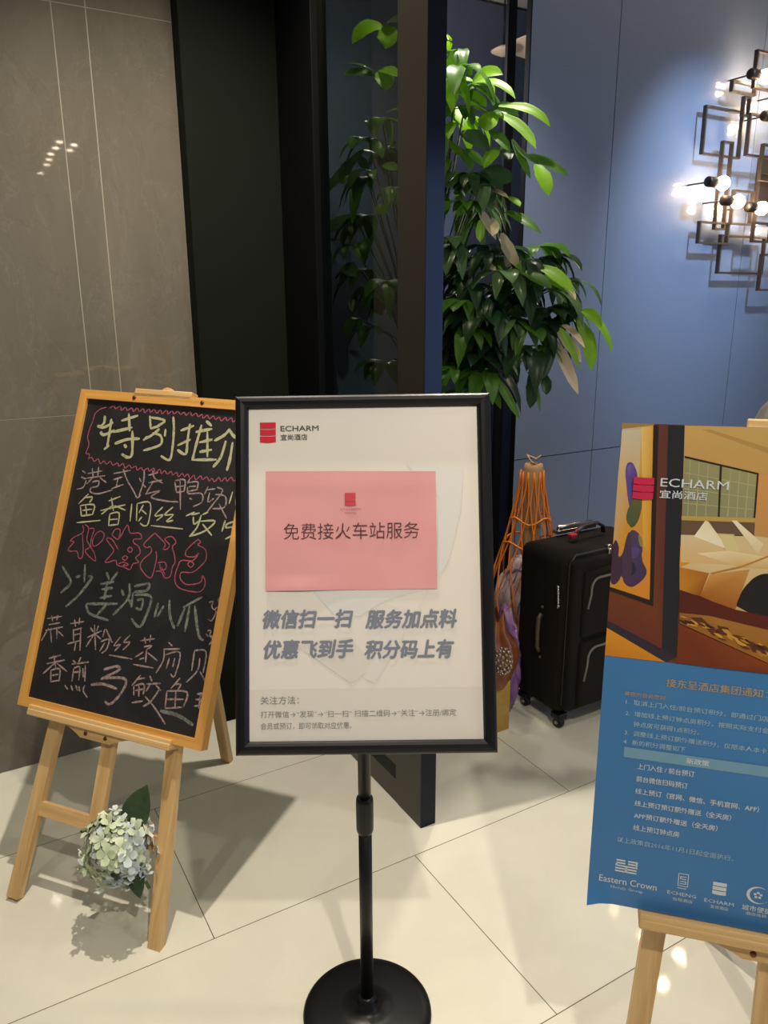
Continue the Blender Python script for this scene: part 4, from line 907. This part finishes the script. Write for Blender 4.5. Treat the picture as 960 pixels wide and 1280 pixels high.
# hotel group marks along the bottom
b = MB()
for i in range(5):
    y = .0605 + i * .0048; s = .0006 * i
    if i in (0, 1): rect(b, .0405, .0735, y, y + .0028, z)
    elif i == 2: rect(b, .0415, .0735, y, y + .0028, z); 
    else:
        rect(b, .0415, .0555, y, y + .0028, z); rect(b, .0595, .0745, y, y + .0028, z)
rect(b, .0555, .059, .0605, .073, z); rect(b, .0405, .0435, .070, .0745, z); rect(b, .0715, .0745, .070, .0795, z)
text(b, 'Eastern Crown', .0170, .0385, .089, .0115, bold=.008, z=z); text(b, 'Hotels Group', .036, .028, .050, .0065, bold=.0, z=z, res=1)
# squared spiral mark
def outline(x0, x1, y0, y1, w):
    rect(b, x0, x1, y0, y0 + w, z); rect(b, x0, x1, y1 - w, y1, z); rect(b, x0, x0 + w, y0, y1, z); rect(b, x1 - w, x1, y0, y1, z)
outline(.1365, .1520, .0545, .077, .0012); rect(b, .1365, .150, .0505, .0518, z)
for i, yy in enumerate((.0585, .0625, .0665, .0705)): rect(b, .1395, .149, yy, yy + .0014, z)
rect(b, .1395, .141, .0665, .0705, z); rect(b, .1478, .149, .0585, .0625, z)
text(b, 'ECHENG', .1225, .0375, .043, .0062, z=z, res=1); text(b, '怡程酒店', .131, .0275, .030, .0058, bold=.0, z=z, res=1)
shield(b, .1880, .2080, .0510, .0740, z, gap=.05)
text(b, 'ECHARM', .178, .0355, .043, .0062, z=z, res=1); text(b, '宜尚酒店', .1875, .0265, .026, .0058, z=z, res=1)
cx, cy = .2535, .0625; ring = []
for k in range(29): a = math.radians(35 + 290 * k / 28); ring.append((cx + .0165 * math.cos(a), cy + .0145 * math.sin(a)))
for k in range(28, -1, -1): a = math.radians(35 + 290 * k / 28); f = math.sin(PI * k / 28); ring.append((cx + .0008 + (.0165 - .0038 * f) * math.cos(a), cy + (.0145 - .0030 * f) * math.sin(a)))
n = len(ring)
for k in range(28): b.add([(x, y, z) for x, y in (ring[k], ring[k + 1], ring[n - 2 - k], ring[n - 1 - k])], [(0, 3, 2, 1)])
for k in range(5): a = PI / 2 + 2 * PI * k / 5; rect(b, cx + .0045 * math.cos(a) - .0019, cx + .0045 * math.cos(a) + .0019, cy + .0042 * math.sin(a) - .0017, cy + .0042 * math.sin(a) + .0017, z)
text(b, '城市便捷', .233, .0335, .042, .0098, bold=.015, z=z, res=1); text(b, '酒店连锁', .239, .0265, .03, .0055, z=z, res=1)
b.build('hotel_marks', M_wt, ps, TP)

# ================================================================ potted plant behind the partition
pc = R3(1.37, 2.14, 0)
t = thing('potted_plant', 'tall leafy money tree in a pot behind the glass partition', 'potted plant', Matrix.Translation(pc))
PMt = Matrix.Translation(pc)
b = MB(); b.lathe([(.01, 0), (.12, 0), (.135, .02), (.165, .28), (.17, .33), (.155, .33), (.15, .29), (.01, .29)], 40); b.build('pot', mat('dark_glazed_pot', '3b3633', .3), t, PMt)
b = MB(); b.lathe([(.005, .285), (.15, .285), (.15, .30), (.005, .302)], 30); b.build('soil', mottled('soil', '3a2c20', '2a1f17', 80, rough=.95, bump=.5), t, PMt)
M_bark = mottled('brown_bark', '4f4232', '6a5a45', 40, rough=.8, bump=.4)
b = MB()
for k in range(3):
    b.tube([(.022 * math.cos(2.1 * k + z_ * 7), .022 * math.sin(2.1 * k + z_ * 7), .29 + z_) for z_ in [i * .05 for i in range(20)]], .016, 8)
b.build('trunk', M_bark, t, PMt)
def leaf_mat(name, c1, c2, c3, rough):
    m = mat(name, c1, rough, spec=.4); n = NT(m); v = n.coord(); f = n.noise(v, 9, 3); 
    n.l.new(n.ramp(f, (.3, lin(c1)), (.55, lin(c2)), (.75, lin(c3))), n.b.inputs['Base Color'])
    tr = n.new('ShaderNodeBsdfTranslucent'); mx = n.new('ShaderNodeMixShader'); mx.inputs[0].default_value = .32
    tr.inputs[0].default_value = (*[min(1, x * 1.5) for x in lin(c2)], 1); out = n.n['Material Output']
    n.l.new(n.b.outputs[0], mx.inputs[1]); n.l.new(tr.outputs[0], mx.inputs[2]); n.l.new(mx.outputs[0], out.inputs[0]); return m
LM = {'y': leaf_mat('young_lit_leaf', '6d9a1c', '7cae20', '5f8c1a', .42), 'g': leaf_mat('green_leaf', '3f6a1e', '4a7a22', '335a1c', .38), 'd': leaf_mat('dark_leaf', '1f3a24', '28462a', '1c3522', .32), 'w': leaf_mat('shiny_leaf', '4b6a45', '5c7a52', '3f5c3c', .22), 'b': leaf_mat('dry_leaf', 'c4b494', 'd4c6a8', '9c8a6c', .7)}  # top leaves brighter from lamplight put in the colour, inner leaves darker
LO = 'ygdwb'
rnd = random.Random(21); fol = MB(); dry = MB(); stems = MB()
def leaflet(mb, P, w, N, mi, n=8):
    base, ctl, tip = P; b0 = len(mb.v); T_ = None
    for i in range(n + 1):
        s = i / n; c = base * (1 - s) ** 2 + ctl * 2 * s * (1 - s) + tip * s * s; d = ((ctl - base) * (1 - s) + (tip - ctl) * s)
        if d.length < 1e-6: d = tip - base
        d.normalize(); sd = d.cross(N).normalized(); nn = sd.cross(d)
        ww = w / 2 * (math.sin(PI * min(1, s * .93 + .05)) ** .75 if s < 1 else .02) * (1 + .06 * math.sin(i * 2.4))
        mb.v += [tuple(c + sd * ww + nn * .22 * ww), tuple(c + sd * ww * .5 + nn * .16 * ww), tuple(c), tuple(c - sd * ww * .5 + nn * .16 * ww), tuple(c - sd * ww + nn * .22 * ww)]
    for i in range(n):
        a = b0 + 5 * i
        for k in range(4): mb.f.append((a + k, a + k + 5, a + k + 6, a + k + 1)); mb.m.append(mi); mb.sm.append(True)
LEAF = """0 186 2395 2136 189 2383 2157 176 2361 2169 30
0 180 2424 2051 209 2386 2083 194 2385 2135 54
0 208 2363 2049 236 2324 2055 236 2309 2075 38
0 255 2394 2058 283 2348 2081 328 2317 2056 42
0 257 2417 2064 332 2360 2060 366 2328 1999 29
0 261 2433 2068 300 2415 2057 312 2383 2014 41
0 250 2352 2050 215 2348 2057 187 2354 2034 33
0 169 2397 2028 199 2365 2041 224 2335 2013 33
0 212 2407 2038 265 2367 2016 289 2346 1982 42
0 297 2398 1985 254 2390 1996 211 2396 2036 12
3 298 2371 1978 341 2344 1993 374 2314 1953 41
0 323 2345 1986 414 2290 1979 454 2272 1917 32
0 316 2393 1979 400 2355 1945 426 2315 1870 33
0 302 2375 1978 296 2344 1943 292 2338 1920 58
3 239 2357 1980 249 2335 1959 247 2316 1930 26
0 181 2458 2003 215 2432 1993 233 2409 1944 63
3 225 2415 1932 265 2387 1918 302 2361 1874 53
0 332 2369 1884 304 2346 1858 287 2351 1827 46
2 336 2393 1888 353 2362 1870 356 2334 1843 39
1 303 2370 1927 327 2327 1906 354 2310 1861 33
1 358 2315 1895 383 2284 1843 407 2275 1788 22
3 363 2312 1890 383 2287 1844 431 2267 1821 21
1 399 2298 1852 448 2266 1832 505 2243 1789 32
0 437 2374 1841 459 2336 1800 468 2321 1749 47
2 368 2350 1798 320 2348 1815 265 2336 1788 68
3 269 2353 1808 240 2343 1789 218 2341 1804 51
2 175 2432 1820 197 2397 1796 222 2381 1790 50
4 300 2369 1777 330 2345 1767 355 2315 1743 22
0 362 2363 1753 378 2338 1739 385 2306 1720 28
1 195 2465 1942 175 2455 1905 182 2435 1870 34
1 214 2398 1890 245 2361 1857 250 2355 1821 38
1 234 2350 1877 268 2320 1850 276 2300 1825 27
0 190 2394 1907 207 2367 1880 227 2347 1855 27
1 261 2352 1741 235 2333 1721 222 2340 1704 32
1 180 2430 1778 175 2414 1740 188 2395 1710 39
0 207 2393 1773 230 2379 1754 220 2371 1744 22
1 355 2358 1712 397 2313 1694 445 2285 1647 30
4 273 2371 1735 295 2354 1685 323 2314 1633 34
4 313 2337 1694 326 2303 1658 307 2286 1641 26
4 346 2361 1655 360 2346 1602 397 2327 1554 39
4 372 2400 1605 379 2368 1575 361 2361 1561 36
4 298 2355 1575 310 2325 1557 325 2309 1550 22
0 385 2329 1562 483 2293 1539 537 2268 1483 51
0 400 2391 1588 425 2362 1580 417 2347 1563 39
0 439 2308 1561 500 2268 1543 536 2237 1483 38
1 392 2296 1550 443 2260 1521 475 2245 1499 44
2 513 2367 1401 548 2347 1421 585 2323 1440 49
0 586 2347 1433 645 2308 1410 669 2288 1318 31
0 568 2267 1436 598 2247 1434 618 2232 1390 32
0 574 2340 1410 615 2313 1353 615 2302 1264 46
0 511 2280 1389 531 2259 1356 565 2234 1273 25
4 511 2347 1355 542 2313 1284 581 2301 1195 36
4 512 2309 1377 549 2283 1343 570 2250 1293 35
4 525 2316 1396 547 2285 1389 579 2250 1334 22
4 508 2273 1511 530 2262 1494 542 2241 1467 25
3 206 2387 1509 286 2342 1451 321 2308 1396 29
3 170 2417 1478 174 2386 1428 183 2365 1369 31
2 210 2468 1348 222 2442 1257 280 2416 1194 77
1 314 2383 1262 337 2354 1198 355 2320 1149 27
1 328 2347 1258 373 2310 1190 408 2290 1122 27
2 437 2313 1255 445 2284 1205 436 2288 1156 38
2 478 2314 1255 488 2293 1221 482 2286 1196 32
2 499 2324 1359 486 2298 1285 463 2290 1237 35
1 434 2333 1259 456 2316 1237 468 2293 1144 19
0 279 2344 1689 279 2311 1649 276 2303 1627 26
0 254 2424 1680 262 2395 1700 274 2379 1715 40
2 475 2340 1433 418 2320 1445 362 2334 1428 45
3 325 2346 1359 370 2320 1319 397 2290 1251 22
3 406 2359 1462 426 2334 1439 417 2312 1417 26
0 2 2506 2228 -52 2502 2241 -85 2500 2184 52
0 -2 2492 2220 29 2462 2197 11 2461 2160 60
2 11 2520 2238 29 2496 2247 46 2462 2228 50
1 -22 2516 2105 -67 2507 2122 -113 2498 2103 31
3 -21 2462 2102 -52 2444 2121 -101 2451 2123 8
0 -12 2459 2101 15 2434 2078 10 2422 2043 55
0 -8 2467 2107 24 2437 2103 43 2406 2075 42
3 -61 2559 1993 -46 2520 1987 -33 2516 1980 18
1 15 2480 1999 28 2467 2005 45 2443 1999 28
3 -55 2475 1898 -117 2481 1843 -185 2499 1774 32
3 -88 2485 1878 -117 2489 1836 -121 2462 1802 35
3 -70 2518 1907 -23 2477 1902 9 2459 1873 30
3 -71 2527 1889 -56 2494 1862 -40 2493 1847 28
3 5 2532 1912 24 2489 1917 42 2472 1918 21
1 5 2453 1855 27 2416 1845 43 2394 1829 34
3 -84 2518 1718 -137 2522 1705 -199 2528 1663 36
1 -191 2544 1655 -157 2500 1647 -131 2475 1645 22
0 -21 2451 1739 -2 2438 1728 8 2415 1712 42
3 -119 2498 1575 -102 2464 1564 -82 2445 1539 49
1 -52 2474 1653 -46 2437 1623 -57 2441 1595 35
2 -161 2546 1611 -182 2541 1592 -202 2545 1597 36
2 -95 2489 1482 -84 2474 1458 -94 2456 1434 35
2 -28 2456 1477 -18 2431 1443 6 2412 1424 42"""
rpc = Vector(pc); trunk_top = Vector((0, 0, 1.2))
for ln in LEAF.split('\n'):
    q = ln.split(); v = [float(x) / 1000 for x in q[1:]]; P = [Vector(v[i:i + 3]) - rpc for i in (0, 3, 6)]
    N = Vector((rnd.uniform(-.35, .35), -.78 + rnd.uniform(-.2, .2), .55 + rnd.uniform(-.3, .3))).normalized()
    if q[0] == '4': leaflet(dry, P, v[9], N, 0)
    else: leaflet(fol, P, v[9], N, int(q[0]))
# crown filling, in the room's own axes: centre, radii, count
def clear(p):
    q = RM.inverted() @ (p + rpc); return q.x > 1.12 and q.y < 2.38 or q.x > 1.12 and q.y < 2.40
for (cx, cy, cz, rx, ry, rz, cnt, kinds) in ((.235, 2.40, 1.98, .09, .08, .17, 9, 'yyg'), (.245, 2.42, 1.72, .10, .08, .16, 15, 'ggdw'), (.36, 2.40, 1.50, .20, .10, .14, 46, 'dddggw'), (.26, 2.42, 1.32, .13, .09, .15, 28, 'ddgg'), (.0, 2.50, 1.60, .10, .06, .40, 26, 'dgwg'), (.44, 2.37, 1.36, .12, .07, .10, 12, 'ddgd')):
    for _ in range(cnt):
        while True:
            u = Vector((rnd.uniform(-1, 1), rnd.uniform(-1, 1), rnd.uniform(-1, 1)))
            if u.length <= 1: break
        base = Vector((cx + u.x * rx, cy + u.y * ry, cz + u.z * rz)) - rpc
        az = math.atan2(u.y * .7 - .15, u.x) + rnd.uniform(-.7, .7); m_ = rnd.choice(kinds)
        nl = rnd.choice((4, 5, 5)); 
        for k in range(nl):
            a = az + (k - (nl - 1) / 2) * .62 + rnd.uniform(-.25, .25); L = rnd.uniform(.075, .155) * (1 - .09 * abs(k - (nl - 1) / 2)); dn = rnd.uniform(.2, 1.0)
            ctl = base + Vector((math.cos(a) * L * .55, math.sin(a) * L * .45, L * .06)); tip = base + Vector((math.cos(a) * L * .78, math.sin(a) * L * .6, -L * dn))
            if not (clear(base) and clear(ctl) and clear(tip)): continue
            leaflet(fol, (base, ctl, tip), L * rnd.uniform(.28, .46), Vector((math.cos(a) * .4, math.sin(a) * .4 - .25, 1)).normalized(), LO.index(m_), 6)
        tt = Vector((0, 0, max(.75, min(1.22, base.z - .12)))); mid = (tt + base) / 2 + Vector((0, 0, .05))
        stems.tube([tt, mid, base], [.004, .003, .0018], 5)
fol.build('foliage', [LM[k] for k in LO], t, PMt); sub(dry.build('dry_foliage', LM['b'], t, PMt), 'withered beige leaves'); 
for (tip, r0) in (((.09, -.10, 1.95), .008), ((.16, -.06, 1.7), .007), ((.02, .0, 1.85), .007)):
    stems.tube([(0, 0, 1.15), (tip[0] * .4, tip[1] * .4, 1.2 + (tip[2] - 1.2) * .4), tip], [r0, r0 * .8, r0 * .4], 7)
stems.build('stems', mat('plant_stem', '4d5a2c', .6), t, PMt)

# ================================================================ suitcase
t = thing('suitcase', 'large black fabric suitcase on wheels standing by the blue wall', 'suitcase', RM @ Matrix.Translation((1.95, 1.885, 0)))
M_fab = mottled('black_brown_fabric', '17110e', '1e1713', 420, rough=.85, spec=.2, bump=.25, detail=2)
M_pip = mat('grey_piping', '6d6862', .5); M_sil = mat('silver_metal', 'b9b4ac', .25, metal=1)
def rbox(mb, x0, x1, y0, y1, z0, z1, r, mi=0):
    bm = bmesh.new(); bmesh.ops.create_cube(bm, size=1)
    for v in bm.verts: v.co = Vector(((x0 + x1) / 2 + v.co.x * (x1 - x0), (y0 + y1) / 2 + v.co.y * (y1 - y0), (z0 + z1) / 2 + v.co.z * (z1 - z0)))
    bmesh.ops.bevel(bm, geom=bm.edges[:], offset=r, segments=5, affect='EDGES', profile=.5); mb.bm(bm, mi, None, True)
b = MB(); rbox(b, 1.728, 2.17, 1.785, 2.03, .055, .64, .035); b.build('body', M_fab, t, RM)
b = MB(); rbox(b, 1.74, 2.158, 1.752, 1.80, .08, .635, .02); b.build('front_panel', M_fab, t, RM)
b = MB(); rbox(b, 1.775, 2.125, 1.736, 1.77, .36, .60, .014); b.build('upper_pocket', M_fab, t, RM)
b = MB(); rbox(b, 1.775, 2.125, 1.732, 1.77, .10, .345, .014); b.build('lower_pocket', M_fab, t, RM)
def loop(x0, x1, zb, zt, y, rc):
    return [(x0, y, zb)] + [(x0 + .012, y, zt - rc - .02)] + [(x0 + .012 + rc - rc * math.cos(a), y, zt - rc + rc * math.sin(a)) for a in [PI / 2 * k / 5 for k in range(6)]] + [(x1 - .012 - rc + rc * math.sin(a), y, zt - rc + rc * math.cos(a)) for a in [PI / 2 * k / 5 for k in range(6)]] + [(x1, y, zb)]
b = MB(); b.tube(loop(1.785, 2.115, .47, .575, 1.732, .035), .0042, 6); b.build('piping', M_pip, t, RM)
b = MB(); b.tube(loop(1.785, 2.115, .205, .325, 1.728, .04), .0042, 6); b.build('piping', M_pip, t, RM)
for zz in (.645,):
    b = MB(); b.tube([(1.742, 1.783, .10), (1.742, 1.783, .62), (1.765, 1.783, .648), (2.13, 1.783, .648), (2.157, 1.783, .62), (2.157, 1.783, .10)], .004, 6); b.build('zipper', mat('zip', '2c2825', .5), t, RM)
b = MB(); b.tube([(1.90, 1.925, .652), (1.905, 1.925, .676), (1.935, 1.925, .690), (2.00, 1.925, .692), (2.03, 1.925, .676), (2.035, 1.925, .652)], .0105, 8, flat=.6); b.build('top_handle', mat('handle_rubber', '2a2422', .5), t, RM)
b = MB(); b.box(1.87, 2.06, 1.985, 2.015, .650, .664, bev=.003); b.tube([(1.885, 2.0, .66), (1.885, 2.0, .672), (2.045, 2.0, .672), (2.045, 2.0, .66)], .008, 8); b.build('trolley_handle', M_sil, t, RM)
b = MB(); b.box(1.862, 1.892, 1.905, 1.93, .655, .672, bev=.004); b.tube([(1.885, 1.915, .668), (1.9, 1.92, .685)], .003, 6); sub(b.build('luggage_tag', mat('red_tag', 'a3202a', .5), t, RM), 'red luggage tag')
b = MB()
for dx in (0, .03): b.box(1.905 + dx, 1.925 + dx, 1.776, 1.790, .645, .662, bev=.003); b.box(1.90 + dx, 1.915 + dx, 1.765, 1.778, .632, .652, bev=.003)
b.build('zipper_pull', M_sil, t, RM)
b = MB(); b.tube([(1.724, 1.888, .27), (1.712, 1.888, .285), (1.709, 1.888, .34), (1.712, 1.888, .395), (1.724, 1.888, .41)], .008, 8); b.sphere((1.727, 1.888, .435), .006); b.sphere((1.727, 1.888, .245), .006); b.build('side_handle', mat('bronze_handle', '4b4132', .45), t, RM)
b = MB()
for k in range(7): b.sphere((1.722, 1.812 - .001 * k, .535 - .011 * k), .0058 if k % 2 else .0072, sub=1)
b.tube([(1.723, 1.812, .54), (1.721, 1.806, .46)], .0035, 6); b.build('ornate_zipper_pull', M_sil, t, RM)
for x, y in ((1.755, 1.805), (1.755, 1.985), (2.14, 1.805), (2.14, 1.985)):
    b = MB(); b.box(x - .022, x + .022, y - .022, y + .022, .036, .062, bev=.005); w = b.build('wheel_housing', M_plastic, t, RM)
    b = MB(); b.lathe([(.002, -.011), (.018, -.011), (.0215, -.007), (.0215, .007), (.018, .011), (.002, .011)], 20, T=Matrix.Translation((x, y, .0215)) @ Matrix.Rotation(PI / 2, 4, 'Y')); b.build('wheel', M_plastic, w, RM)
    b = MB(); b.sphere((x - .011, y, .0215), .008); b.build('hub', mat('pale_hub', '8d8070', .4), w, RM)

# ================================================================ bags left of the suitcase
nb = R3(1.925, 2.20, 0); NM = Matrix.Translation(nb)
t = thing('net_bag', 'orange net bag full of pale bundles leaning behind the suitcase', 'bag', NM)
M_or2 = mat('orange_cord', 'e8821a', .6); M_sack = mottled('pale_plastic_bundle', 'c6b6b2', 'a48c98', 14, rough=.35, bump=.8, bscale=18)
def rad(z):
    P = [(.0, .06), (.04, .13), (.16, .155), (.34, .15), (.46, .125), (.56, .095), (.68, .065), (.78, .045), (.84, .04)]
    for (a, ra), (b_, rb) in zip(P, P[1:]):
        if z <= b_: return ra + (rb - ra) * (z - a) / (b_ - a)
    return P[-1][1]
b = MB(); rr = random.Random(5)
bm = bmesh.new(); bmesh.ops.create_icosphere(bm, subdivisions=4, radius=1)
from mathutils import noise as mn
for v in bm.verts:
    n_ = mn.noise(v.co * 2.6) * .16 + mn.noise(v.co * 6) * .06; v.co *= 1 + n_; v.co = Vector((v.co.x * .125, v.co.y * .115, .262 + v.co.z * .235))
b.bm(bm); b.build('bundle', M_sack, t, NM)
b = MB(); nst = 12
for k in range(nst):
    for s in (1, -1):
        pts = []
        for i in range(29):
            z_ = .012 + .83 * i / 28; a = 2 * PI * k / nst + s * (i // 4 + (math.sin((i % 4) / 4 * PI / 2)) * 1) * .20 * (1 if (i // 4) % 2 == 0 else 1)
            a = 2 * PI * k / nst + s * .22 * abs(((i / 4) % 2) - 1); r_ = rad(z_) + .004
            pts.append((r_ * math.cos(a), r_ * math.sin(a) * .93, z_))
        b.tube(pts, .0030, 5)
for (z_, ) in ((.655,), (.56,)):
    b.tube([((rad(z_) + .005) * math.cos(2 * PI * k / 24), (rad(z_) + .005) * .93 * math.sin(2 * PI * k / 24), z_ + .012 * math.sin(k)) for k in range(24)], .004, 5, closed=True)
b.build('netting', M_or2, t, NM)
t = thing('rolled_mat', 'beige rolled sheet standing upright inside the orange net bag', 'roll', NM @ Matrix.Translation((.0, 0, .5)))
b = MB(); prof = [(.028, .50), (.034, .505), (.037, .55), (.036, .75), (.0375, .85), (.034, .868), (.024, .872), (.02, .86), (.02, .505)]
b.lathe(prof, 28, T=Matrix.Translation((.004, 0, -.0)))
b.tube([(.02, -.02, .865), (-.01, -.03, .88), (-.02, .01, .90), (.015, .015, .885), (.03, 0, .90)], .006, 6, flat=.4)
b.build('roll', mottled('kraft_roll', 'ab8860', 'bb9a72', 12, rough=.7), t, NM)
# wrapped bouquet / gift in amber paper
bp = R3(1.553, 1.92, 0); BM_ = Matrix.Translation(bp)
t = thing('wrapped_gift', 'yellow paper bag topped with amber wrap and silver rosette beside the suitcase', 'gift bag', BM_)
b = MB(); b.prism([(-.042, -.035), (.042, -.035), (.042, .035), (-.042, .035)], 0, .19, T=Matrix.Rotation(.5, 4, 'Z')); b.build('paper_bag', mottled('yellow_kraft', 'b08b3f', 'a07a30', 20, rough=.65), t, BM_)
b = MB(); n1, n2 = 36, 9
for j in range(n2):
    s = j / (n2 - 1); z_ = .17 + s * .26; r_ = .044 + .026 * math.sin(PI * min(1, s * 1.3)) - (.02 * s if s > .7 else 0)
    for k in range(n1): a = 2 * PI * k / n1; q = r_ * (1 + .22 * math.sin(a * 7 + s * 2) * s + .1 * math.sin(a * 3 + 4 * s)); b.v.append((q * math.cos(a), q * math.sin(a), z_ + .02 * s * math.sin(a * 5)))
for j in range(n2 - 1):
    for k in range(n1): b.f.append((j * n1 + k, j * n1 + (k + 1) % n1, (j + 1) * n1 + (k + 1) % n1, (j + 1) * n1 + k)); b.m.append(0); b.sm.append(True)
b.build('amber_wrap', mottled('amber_cellophane', '6b3a20', '95562c', 12, rough=.3), t, BM_)
b = MB(); rr = random.Random(2)
for k in range(46):
    z_ = 1 - 1.3 * (k + .5) / 46; r_ = math.sqrt(max(0, 1 - z_ * z_)); a = 2.4 * k
    b.sphere((.03 * r_ * math.cos(a), -.03 * z_, .045 * r_ * math.sin(a)), .0065, sub=1)
RT = Matrix.Translation(bp + Vector((.012, -.085, .30)))
b.build('silver_rosette', mat('silver_beads', 'a39a8c', .3, metal=.8), t, RT)
# purple plastic bag
pb = R3(1.668, 2.02, 0); PMx = Matrix.Translation(pb) @ Matrix.Rotation(math.radians(30), 4, 'Z')
b = MB(); bm = bmesh.new(); bmesh.ops.create_icosphere(bm, subdivisions=4, radius=1)
for v in bm.verts:
    n_ = mn.noise(v.co * 3.1 + Vector((4, 1, 2))) * .22 + mn.noise(v.co * 8) * .1; c = v.co * (1 + n_); v.co = Vector((c.x * .042, c.y * .085, max(.001, .145 + c.z * (.15 if c.z < 0 else .25))))
b.bm(bm)
tag(b.build('plastic_bag', mottled('purple_plastic', '6f4a86', '9a72a0', 9, rough=.28, bump=.9, bscale=22), mw=PMx), 'crumpled purple plastic bag on the floor beside the suitcase', 'plastic bag')

# ================================================================ floor vase behind the blue poster
vp = Vector((1.345, 2.40, 0))
t = thing('floor_vase', 'rounded grey beige vessel top showing above the blue poster', 'vase', Matrix.Translation(vp))
b = MB(); b.lathe([(.01, 0), (.12, 0), (.14, .02), (.17, .3), (.185, .7), (.185, .98), (.175, 1.06), (.15, 1.13), (.11, 1.18), (.07, 1.205), (.05, 1.21), (.045, 1.2), (.01, 1.19)], 48)
M_vase = mat('striped_ceramic', '827a6a', .45); n = NT(M_vase); f = n.noise(n.coord((6, 6, .6)), 3, 4, .6, .5)
n.l.new(n.ramp(f, (.35, lin('6f685a')), (.65, lin('978d7c'))), n.b.inputs['Base Color']); b.build('body', M_vase, t, Matrix.Translation(vp))

# ================================================================ wall sconce of bronze frames and bulbs
t = thing('wall_sconce', 'bronze wall sconce of overlapping square frames and lit bulbs on the blue wall', 'wall lamp', RM @ Matrix.Translation((3.2, 2.42, 1.95)))
M_br = mat('bronze', '5f544a', .38, metal=.75)
def rframe(x0, x1, z0, z1, d, w=.008, dep=.018):
    b = MB(); y0, y1 = 2.42 - d - dep, 2.42 - d
    for a in ((x0, x0 + w, z0, z1), (x1 - w, x1, z0, z1), (x0 + w, x1 - w, z0, z0 + w), (x0 + w, x1 - w, z1 - w, z1)): b.box(a[0], a[1], y0, y1, a[2], a[3])
    b.build('square_frame', M_br, t, RM)
for a in ((2.928, 3.176, 2.061, 2.250, .03), (3.164, 3.50, 2.069, 2.238, .07), (3.204, 3.42, 1.966, 2.113, .12), (3.045, 3.113, 1.765, 2.123, .04), (2.946, 3.144, 1.705, 1.797, .04), (3.108, 3.428, 1.582, 1.748, .03), (3.138, 3.278, 1.790, 1.934, .05), (3.230, 3.36, 1.715, 1.80, .10), (3.369, 3.56, 1.508, 1.672, .06), (3.053, 3.21, 2.310, 2.355, .05), (3.138, 3.36, 2.325, 2.47, .09), (3.125, 3.17, 2.222, 2.30, .06), (3.30, 3.52, 1.80, 2.02, .05)):
    rframe(*a)
M_bulb = mat('lit_bulb', 'fff0d8', .3, emit='ffdcae', estr=75)
BL = ((2.985, 1.943, 2.895, 0), (3.095, 1.876, 3.008, 0), (3.262, 1.858, 3.177, 0), (3.183, 2.371, 3.10, 0), (3.389, 2.316, 3.30, 0), (3.30, 2.225, 3.19, 0), (3.559, 1.803, 3.47, 0))
for x, z_, sx, _ in BL:
    y = 2.42 - .115
    b = MB(); b.lathe([(.004, -.035), (.018, -.035), (.021, -.03), (.021, .012), (.016, .022), (.004, .022)], 20, T=Matrix.Translation((x - .058, y, z_)) @ Matrix.Rotation(PI / 2, 4, 'Y')); s_ = b.build('socket', mat('dark_socket', '3d3630', .4, metal=.7), t, RM)
    b = MB(); b.tube([(x - .075, y + .006, z_), (x - .075, 2.418, z_)], .0035, 8); b.build('arm', M_br, s_, RM)
    b = MB(); b.lathe([(.003, -.04), (.012, -.038), (.015, -.03), (.024, -.012), (.029, .004), (.028, .016), (.02, .028), (.003, .034)], 24, T=Matrix.Translation((x, y, z_)) @ Matrix.Rotation(PI / 2, 4, 'Y')); b.build('bulb', M_bulb, t, RM)
b = MB(); b.box(3.36, 3.46, 2.405, 2.42, 1.90, 2.10, bev=.003); b.build('wall_plate', M_br, t, RM)

# ================================================================ ceiling downlights (seen as glints in the polished stone)
M_led = mat('downlight_lens', 'ffffff', .3, emit='ffe8c8', estr=90)
for i, (x, y) in enumerate(((2.71, -2.11), (2.88, -2.38), (3.05, -2.68), (3.24, -2.96), (3.43, -3.24), (3.75, -3.77), (2.87, -2.11), (3.02, -2.36))):
    t = thing('ceiling_downlight', 'small lit ceiling downlight mirrored as a glint in the stone wall', 'downlight', Matrix.Translation((x, y, CEIL)), 'downlights mirrored in the stone wall')
    b = MB(); b.lathe([(.03, .02), (.045, .02), (.047, .012), (.045, .008), (.034, .010), (.03, .018)], 24); b.build('trim_ring', mat('white_trim', 'd8d4cc', .4), t, Matrix.Translation((x, y, CEIL)))
    b = MB(); b.lathe([(.002, .019), (.031, .019), (.03, .012), (.002, .012)], 20); b.build('lens', M_led, t, Matrix.Translation((x, y, CEIL)))
